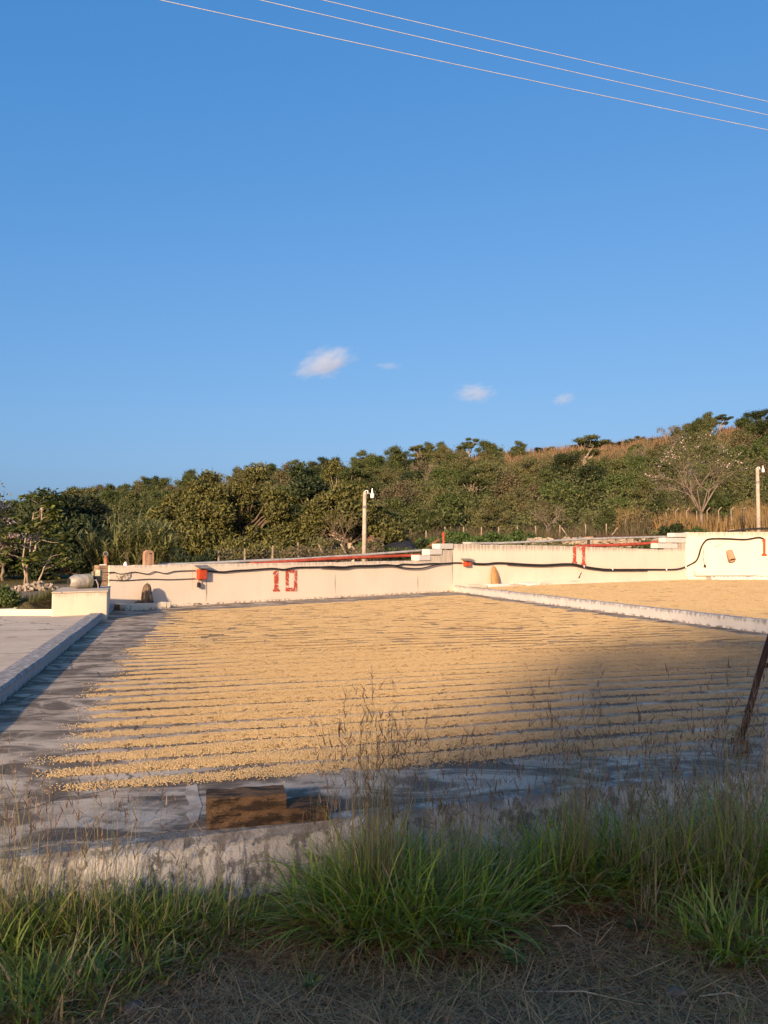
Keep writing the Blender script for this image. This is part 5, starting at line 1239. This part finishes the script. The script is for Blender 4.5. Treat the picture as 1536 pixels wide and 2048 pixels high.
# ------------------------------------------------------------------ overhead lines
for i, (a, b, Ya, Yb, lb) in enumerate((((320, 0), (1536, 260), 12.5, 17.5, 'lowest of the three overhead wires crossing the sky'), ((520, 0), (1536, 230), 13.6, 17.9, 'middle one of the three overhead wires crossing the sky'), ((645, 0), (1536, 203), 14.4, 18.3, 'topmost of the three overhead wires crossing the sky'))):
    A = D(a[0], a[1], Ya); B = D(b[0], b[1], Yb); d = B - A; pts = []
    for k in range(41):
        t = -1.1 + 3.0 * k / 40; p = A + d * t; p.z += .10 * (t * t - t) ; pts.append(p)
    o = Geo().tube(pts, .0066, 6).build('overhead_wire', M_LINE, smooth=True); tag(o, lb, 'wire', 'overhead wires')

# ------------------------------------------------------------------ clouds, far off
def m_cloud(seed, dens, sc):
    m = bpy.data.materials.new('cloud_vapour'); m.use_nodes = True; t = m.node_tree; t.nodes.clear(); N = t.nodes.new
    out = N('ShaderNodeOutputMaterial'); pv = N('ShaderNodeVolumePrincipled'); tc = N('ShaderNodeTexCoord'); nz = N('ShaderNodeTexNoise'); nz.inputs['Scale'].default_value = sc; nz.inputs['Detail'].default_value = 8; nz.inputs['Roughness'].default_value = .7
    mp = N('ShaderNodeMapping'); mp.inputs['Location'].default_value = (seed, seed * .7, 0); t.links.new(tc.outputs['Object'], mp.inputs[0]); t.links.new(mp.outputs[0], nz.inputs['Vector'])
    ln = N('ShaderNodeVectorMath'); ln.operation = 'LENGTH'; t.links.new(tc.outputs['Object'], ln.inputs[0])
    s1 = N('ShaderNodeMath'); s1.operation = 'MULTIPLY_ADD'; s1.inputs[1].default_value = -.50; t.links.new(ln.outputs['Value'], s1.inputs[0]); t.links.new(nz.outputs[0], s1.inputs[2])
    mr = N('ShaderNodeMapRange'); mr.inputs[1].default_value = .13; mr.inputs[2].default_value = .42; mr.inputs[3].default_value = 0; mr.inputs[4].default_value = dens; t.links.new(s1.outputs[0], mr.inputs[0])
    t.links.new(mr.outputs[0], pv.inputs['Density']); pv.inputs['Color'].default_value = (.93, .96, 1.0, 1); pv.inputs['Anisotropy'].default_value = .0; t.links.new(pv.outputs[0], out.inputs['Volume']); return m
def cloud(px, py, w, h, rz, dens, seed, label, sc=2.4):
    Y = 1500.0; c = D(px, py, Y); g = Geo(); n, m = 16, 10; vs = []
    for i in range(m + 1):
        ph = math.pi * i / m
        for j in range(n):
            th = 2 * math.pi * j / n; vs.append((math.sin(ph) * math.cos(th), math.sin(ph) * math.sin(th), math.cos(ph)))
    g.add(vs, [(i * n + j, i * n + (j + 1) % n, (i + 1) * n + (j + 1) % n, (i + 1) * n + j)[::-1] for i in range(m) for j in range(n)])
    o = g.build('cloud', m_cloud(seed, dens, sc), None, c); s = Y / FPX; o.scale = (w * s / 2, w * s / 3, h * s / 2); o.rotation_euler = (0, rz, 0); tag(o, label, 'cloud', 'small clouds'); return o
cloud(650, 726, 165, 74, -.33, .025, 3.1, 'largest small white cloud, above the middle of the wooded hill', 2.3)
cloud(778, 732, 80, 20, 0, .012, 7.7, 'faint wisp of cloud just right of the largest cloud')
cloud(950, 787, 115, 54, .0, .019, 5.2, 'second small white cloud, lower and right of the largest')
cloud(1127, 798, 70, 34, -.3, .019, 9.4, 'smallest puff of cloud, farthest right above the hill')

# ------------------------------------------------------------------ foreground: grass, stalks, litter
def grassmat(name, root, tip, dry, amt):
    t = NT(name); g = t.n('NewGeometry'); c = t.mix(g.outputs['Random Per Island'], root, tip); c = t.mix(t.ramp(g.outputs['Random Per Island'], 1 - amt, 1 - amt + .05), c, dry)
    d = t.bsdf(c, .5, .35); tr = t.n('BsdfTranslucent'); t.put(tr.inputs[0], c); mx = t.n('MixShader', i_0=.28); t.put(mx.inputs[1], d); t.put(mx.inputs[2], tr.outputs[0]); return t.done(mx.outputs[0])
M_GRASS = grassmat('green_grass_blades', (.08, .15, .012), (.46, .58, .08), (.56, .44, .21), .13)
M_GRASSL = grassmat('yellowing_grass_blades', (.075, .13, .014), (.36, .44, .075), (.52, .40, .19), .2)
M_STALK = grassmat('seeding_stalks', (.26, .245, .10), (.46, .40, .19), (.38, .26, .14), .3)
M_SPIKE = grassmat('dark_seed_heads', (.13, .075, .05), (.27, .165, .10), (.38, .26, .16), .3)
M_STRAW = grassmat('straw_litter', (.40, .235, .10), (.66, .44, .21), (.16, .095, .045), .35)
rg_ = np.random.default_rng(90)
def tussock_pts(px, py, rpx, n):
    """roots around a surveyed spot on the rough ground"""
    c = G(px, py, ZG); R = rpx * c.y / FPX; q = R * np.sqrt(rg_.random(n)); a = rg_.uniform(0, 6.283, n); x = c.x + q * np.cos(a); y = c.y + q * np.sin(a) * .8
    fy = F0.y + (x - F0.x) * FD.y / FD.x - .12; y = np.minimum(y, fy - .02 * rg_.random(n)); return x, y, (x - c.x) / max(R, .01), (y - c.y) / max(R, .01)
def tussocks(name, spots, mat, label, wid, per=1.0, lean=.75):
    Vs = []
    for (px, py, rpx, n, h) in spots:
        if px < 520: h = h * .74
        n = int(n * per); x, y, ox, oy = tussock_pts(px, py, rpx, n); P = np.stack([x, y, terrain(x, y) - .01], 1)
        Dd = np.stack([ox * lean + rg_.normal(0, .45, n), oy * lean + rg_.normal(0, .45, n) - .1, np.full(n, 1.0)], 1); L = h * rg_.uniform(.4, 1.3, n)
        Vs.append(blades(P, Dd, L, wid * rg_.uniform(.6, 1.3, n), rg_.uniform(.15, 1.9, n), rg_, 5))
    V, F = join(Vs); me = np_mesh(name, V, F, True); me.materials.append(mat); o = link(name, me); return tag(o, label, 'grass', kind='stuff')
right_t = [(640, 1835, 55, 520, .36), (700, 1850, 75, 900, .42), (790, 1860, 85, 1100, .44), (880, 1858, 85, 1000, .42), (960, 1835, 75, 700, .40), (740, 1800, 90, 800, .42), (850, 1795, 90, 700, .40), (1000, 1790, 70, 500, .36),
           (1080, 1780, 70, 700, .42), (1150, 1768, 70, 850, .45), (1230, 1765, 75, 950, .47), (1310, 1762, 75, 900, .48), (1400, 1767, 80, 900, .52), (1480, 1770, 85, 900, .50), (1550, 1780, 80, 700, .5), (1500, 1720, 80, 500, .5), (1430, 1880, 70, 420, .26), (1500, 1900, 75, 520, .30), (1380, 1850, 40, 160, .2)]
tussocks('green_grass', right_t, M_GRASS, 'lush green grass tussocks below the wall right of centre', .0128, .40)
left_t = [(20, 1900, 80, 700, .38), (100, 1890, 80, 800, .38), (190, 1890, 80, 800, .36), (280, 1880, 75, 750, .34), (360, 1870, 70, 650, .32), (430, 1865, 60, 480, .30), (480, 1850, 40, 200, .24), (40, 1980, 80, 500, .30), (140, 1975, 75, 450, .28), (230, 1960, 70, 380, .26), (320, 1950, 60, 280, .22), (400, 1930, 55, 220, .2), (-40, 1940, 80, 500, .36), (20, 2045, 85, 420, .34), (110, 2035, 80, 380, .32), (190, 2020, 60, 240, .26), (60, 1840, 80, 450, .36), (200, 1835, 90, 450, .34), (330, 1830, 80, 350, .3)]
tussocks('yellowing_grass', left_t, M_GRASSL, 'yellowish green grass along the wall and corner at the left', .0118, .38)
dead = [(px + rg_.uniform(-30, 30), py + rg_.uniform(5, 40), r * 1.15, n * .16, h * .8) for (px, py, r, n, h) in right_t + left_t]
tussocks('dead_grass', dead, M_STRAW, 'dead straw-coloured blades drooping among the grass tussocks', .006, 1.0, 1.5)
mixed = [(rg_.uniform(-20, 1560), 0, rg_.uniform(18, 40), rg_.integers(25, 70), rg_.uniform(.16, .34)) for k in range(46)]
mixed = [(px, 1860 - .085 * px + rg_.uniform(-40, 60), r, n, h) for (px, py, r, n, h) in mixed]
tussocks('mixed_grass', mixed, M_GRASSL, 'ragged mixed grass tufts between the larger tussocks', .0075, 1.0, 1.2)
short = [(rg_.uniform(-20, 1560), rg_.uniform(1880, 2075), 26, 26, rg_.uniform(.05, .13)) for k in range(120)]
tussocks('short_grass', short, M_GRASS, 'sparse short grass tufts on the trodden ground', .0035, 1.0, 1.0)
# tall seeding stalks
def seed_stalks(name, spots, label, seed):
    rng = np.random.default_rng(seed); Vs = []; Vp = []
    for (px, py, rpx, n, h) in spots:
        x, y, ox, oy = tussock_pts(px, py, rpx, n); P = np.stack([x, y, terrain(x, y)], 1); L = (1.34 if px > 560 else 1.2) * h * rng.uniform(.55, 1.15, n)
        Dd = np.stack([rng.normal(.02, .13, n) + ox * .06, rng.normal(0, .10, n), np.ones(n)], 1); Dd = unit(Dd); dr = rng.uniform(0, .22, n)
        Vs.append(blades(P, Dd, L, .0031, dr, rng, 5))
        # leaf on the stalk
        m = rng.random(n) < .8; t = rng.uniform(.2, .6, n)[:, None]; Vs.append(blades((P + Dd * L[:, None] * t)[m], (Dd + rng.normal(size=(n, 3)) * .5)[m], rng.uniform(.1, .22, m.sum()), .0035, rng.uniform(.3, 1.3, m.sum()), rng, 3))
        # tips by repeating the blade walk
        c = P.copy(); d = Dd.copy(); H = Dd.copy(); H[:, 2] = 0; H = unit(H + 1e-6); k = 5; nodes = []
        for i in range(k + 1):
            tt = i / k; nodes.append((c.copy(), d.copy())); d = unit(d + (H * .5 - np.array([0, 0, 1.0])) * (dr * (.3 + tt) / k)[:, None]); c = c + d * (L / k)[:, None]
        tip, td = nodes[-1]; pre = nodes[-2][0]
        for s in range(6):
            f = rng.uniform(0, 1.25, n)[:, None]; p = tip + (pre - tip) * f * .9; keep = rng.random(n) < .8
            dd = unit(td * .9 + rng.normal(size=(n, 3)) * np.array([.55, .45, .25])); Vp.append(blades(p[keep], dd[keep], rng.uniform(.03, .075, keep.sum()), rng.uniform(.0032, .0062, keep.sum()), rng.uniform(-.2, .5, keep.sum()), rng, 2))
    for nm, VV, mt in ((name, Vs, M_STALK), ('seed_heads', Vp, M_SPIKE)):
        V, F = join(VV); me = np_mesh(nm, V, F); me.materials.append(mt)
        if nm == name: root = link(nm, me); tag(root, label, 'grass', kind='stuff')
        else: link(nm, me, None, root)
seed_stalks('seeding_grass', [(20, 1880, 90, 34, .64), (110, 1885, 80, 18, .55), (220, 1880, 50, 34, .66), (330, 1870, 60, 9, .50), (430, 1850, 50, 6, .42), (-30, 1900, 60, 30, .66)], 'tan seeding grass stalks rising in front of the patio at the left', 15)
seed_stalks('seeding_grass', [(640, 1830, 50, 26, .58), (715, 1840, 30, 66, .72), (765, 1835, 28, 70, .76), (830, 1830, 50, 36, .60), (910, 1830, 40, 46, .64), (980, 1810, 50, 34, .56)], 'dark-headed seeding stalks standing at the middle of the grass', 16)
seed_stalks('seeding_grass', [(1060, 1790, 60, 28, .60), (1152, 1785, 28, 84, .80), (1190, 1780, 50, 40, .66), (1265, 1780, 40, 60, .62), (1335, 1780, 40, 64, .66), (1420, 1790, 40, 66, .70), (1480, 1790, 40, 76, .80), (1540, 1790, 50, 60, .74), (1300, 1850, 50, 16, .45), (1450, 1870, 50, 20, .5)], 'seeding grass stalks and brown heads before the patio at the right', 17)
# straw litter
def litter(n, seed):
    rng = np.random.default_rng(seed); px = rng.uniform(-80, 1620, n); py = 1780 + 320 * rng.random(n) ** .8; d = (CAM_H - ZG) / ((py - 1106) / FPX); x = (px - 768) / FPX * d; y = d
    m = (vn.fbm(x * 1.3 + 4, y * 1.3, 3) > -.25) | (rng.random(n) < .3); x, y = x[m], y[m]; k = len(x); P = np.stack([x, y, terrain(x, y) + .022 + .018 * rng.random(k)], 1); a = rng.uniform(0, 6.283, k)
    return P, np.stack([np.cos(a), np.sin(a), rng.normal(.06, .16, k)], 1), rng
P, Dd, rng = litter(24000, 3); V, F = blades(P, Dd, rng.uniform(.04, .24, len(P)), rng.uniform(.0018, .0055, len(P)), rng.uniform(0, .35, len(P)), rng, 3); me = np_mesh('straw_litter', V, F); me.materials.append(M_STRAW); o = link('straw_litter', me); tag(o, 'dead straw lying on the dark ground in front', 'straw', kind='stuff')
def clods():
    rng = np.random.default_rng(44); n = 2600; px = rng.uniform(-60, 1600, n); py = 1790 + 300 * rng.random(n); d = (CAM_H - ZG) / ((py - 1106) / FPX); x = (px - 768) / FPX * d; z = terrain(x, d) + .016
    base = np.array([(-1, -1, -.6), (1, -1, -.6), (1, 1, -.6), (-1, 1, -.6), (-.6, -.5, .5), (.55, -.6, .6), (.6, .5, .45), (-.5, .6, .55)]); f = np.array([(4, 5, 6, 7), (0, 1, 5, 4), (1, 2, 6, 5), (2, 3, 7, 6), (3, 0, 4, 7)])
    s = .004 + .014 * rng.random(n) ** 4; V = base[None] * s[:, None, None] * rng.uniform(.6, 1.3, (n, 8, 3)); a = rng.uniform(0, 6.28, n); c, t = np.cos(a)[:, None], np.sin(a)[:, None]
    V = np.stack([V[:, :, 0] * c - V[:, :, 1] * t + x[:, None], V[:, :, 0] * t + V[:, :, 1] * c + d[:, None], V[:, :, 2] * .7 + z[:, None]], 2)
    me = np_mesh('soil_clods', V.reshape(-1, 3), (np.arange(n)[:, None, None] * 8 + f[None]).reshape(-1, 4)); me.materials.append(simple('clod', (.19, .13, .08), (.10, .07, .045), 30, .95, 0)); tag(link('soil_clods', me), 'small clods and pebbles strewn on the trodden ground', 'clods', kind='stuff')
    n = 420; px = rng.uniform(-60, 1600, n); py = 1800 + 280 * rng.random(n); d = (CAM_H - ZG) / ((py - 1106) / FPX); x = (px - 768) / FPX * d; P = np.stack([x, d, terrain(x, d) + .034], 1)
    V, F = cards(P, np.stack([rng.normal(size=n), rng.normal(size=n), rng.normal(0, .2, n)], 1), rng.uniform(.02, .06, n), rng.uniform(.012, .03, n), rng, .2, np.tile(np.array([0, 0, 1.0]), (n, 1))); me = np_mesh('dead_leaves', V, F); me.materials.append(leafmat('dead_leaf', (.12, .075, .04), (.34, .23, .13), .2)); tag(link('dead_leaves', me), 'brown dead leaves scattered over the trodden ground', 'leaves', kind='stuff')
clods()
# a few long pale straws
for i, (px, py, a, L, lb) in enumerate(((1050, 1966, -.16, .46, 'long pale straw lying across the bare ground right of centre'), (1400, 1975, -.12, .22, 'pale dry stem near the bottom right stone'), (1105, 1840, -.55, .14, 'short pale straw below the small green tuft'), (275, 2008, -.1, .16, 'white dry stem beside the bottom left stone'))):
    p = G(px, py, ZG + .05); zz = tz(p.x, p.y) + .04; q = p + Vector((math.cos(a) * L, math.sin(a) * L, 0)); o = Geo().tube([(p.x, p.y, zz), ((p.x + q.x) / 2, (p.y + q.y) / 2 + .015, zz + .012), (q.x, q.y, tz(q.x, q.y) + .035)], [.003, .0027, .0015], 5).build('dry_stem', simple('dry_stem', (.48, .40, .28), (.36, .29, .19), 20, .7, 0)); tag(o, lb, 'dry stem')
# stones
for px, py, w, h, sd, lb in ((268, 2020, .13, .06, 3, 'flat grey-brown stone at the bottom left'), (1352, 1978, .12, .05, 5, 'pale flat stone at the bottom right'), (1516, 1745, .16, .08, 8, 'grey stone half hidden by grass near the right edge')):
    p = G(px, py, ZG + .02); p.z = tz(p.x, p.y) + .005; rock('stone', h, w, w * .8, sd, M_GSTONE, lb, 'stone', p, .4, .5)
# broadleaf weeds
def weed(px, py, s, mat, label, seed, n=14):
    rng = np.random.default_rng(seed); p = G(px, py, ZG); z = tz(p.x, p.y); e = empty('weed', (p.x, p.y, z)); tag(e, label, 'weed'); g = Geo(); g.tube([(0, 0, 0), (.01, 0, s * .6), (0, .01, s)], .003, 5); g.build('stem', M_STALK, e)
    a = rng.uniform(0, 6.283, n); t = rng.uniform(.3, 1, n); dd = np.stack([np.cos(a), np.sin(a), rng.uniform(.1, .7, n)], 1); P = np.stack([np.zeros(n), np.zeros(n), t * s], 1) + dd * .03; V, F = cards(P, dd, rng.uniform(.035, .06, n), .026, rng, .15, np.tile(np.array([0, 0, 1.0]), (n, 1))); me = np_mesh('leaves', V, F); me.materials.append(mat); link('leaves', me, None, e)
weed(1030, 1945, .13, L_BUSH, 'small bright green weed on the bare ground right of centre', 1); weed(625, 1990, .07, L_PALMATE, 'small yellow-green weed at the bottom centre', 2); weed(640, 1800, .1, L_GREEN, 'dark leafy weed at the foot of the retaining wall', 3, 22); weed(720, 1905, .1, L_GREEN, 'clover-like weed under the middle grass tussock', 4, 24); weed(90, 2010, .1, L_PALMATE, 'leafy weed in the grass at the bottom left', 5, 16); weed(1270, 1870, .09, L_GREEN, 'small green weed below the right tussock', 6)

# ------------------------------------------------------------------ trees behind the viewer whose shade falls on the foreground
def shade_tree(x, y, blobs, n, label, seed, fork=1.0, r=.12, L=.16, W=.08):
    e = empty('shade_tree', (x, y, tz(x, y))); tag(e, label, 'tree'); trunk_to(blobs, r, fork, seed).build('trunk', M_BARK, e)
    link('crown', leaf_mesh('crown', blobs, n, L, W, seed, mats=L_GREEN, shell=.1), None, e)
rs = np.random.default_rng(55)
def hedge_blobs(w, zlo, ztop, n, s=1.2):
    return [(rs.uniform(-w, w), rs.uniform(-1.5, 1.5), zlo + (ztop - s * .4 - zlo) * rs.random() ** .8, s, s, s * .7) for k in range(n)]
# a tall row of trees far across the lane
for x, w, top, n, lb in ((-16.2, 4.4, 11.5, 115, 'leafy tree across the lane, left behind the viewer'), (-11.6, 1.6, 12.5, 60, 'leafy tree across the lane behind the viewer'),
                         (-9.4, 1.8, 14.5, 95, 'tall leafy tree across the lane behind the viewer'), (-5.8, 2.8, 15.4, 145, 'taller leafy tree across the lane behind the viewer'), (1.2, 4.6, 15.6, 220, 'tallest leafy tree across the lane behind the viewer')):
    shade_tree(x, -34.0, hedge_blobs(w, .6, top, n), int(w * top * (150 if x < -12 else 160)), lb, 80 + abs(int(x)), 2.0, .3, .5, .27)
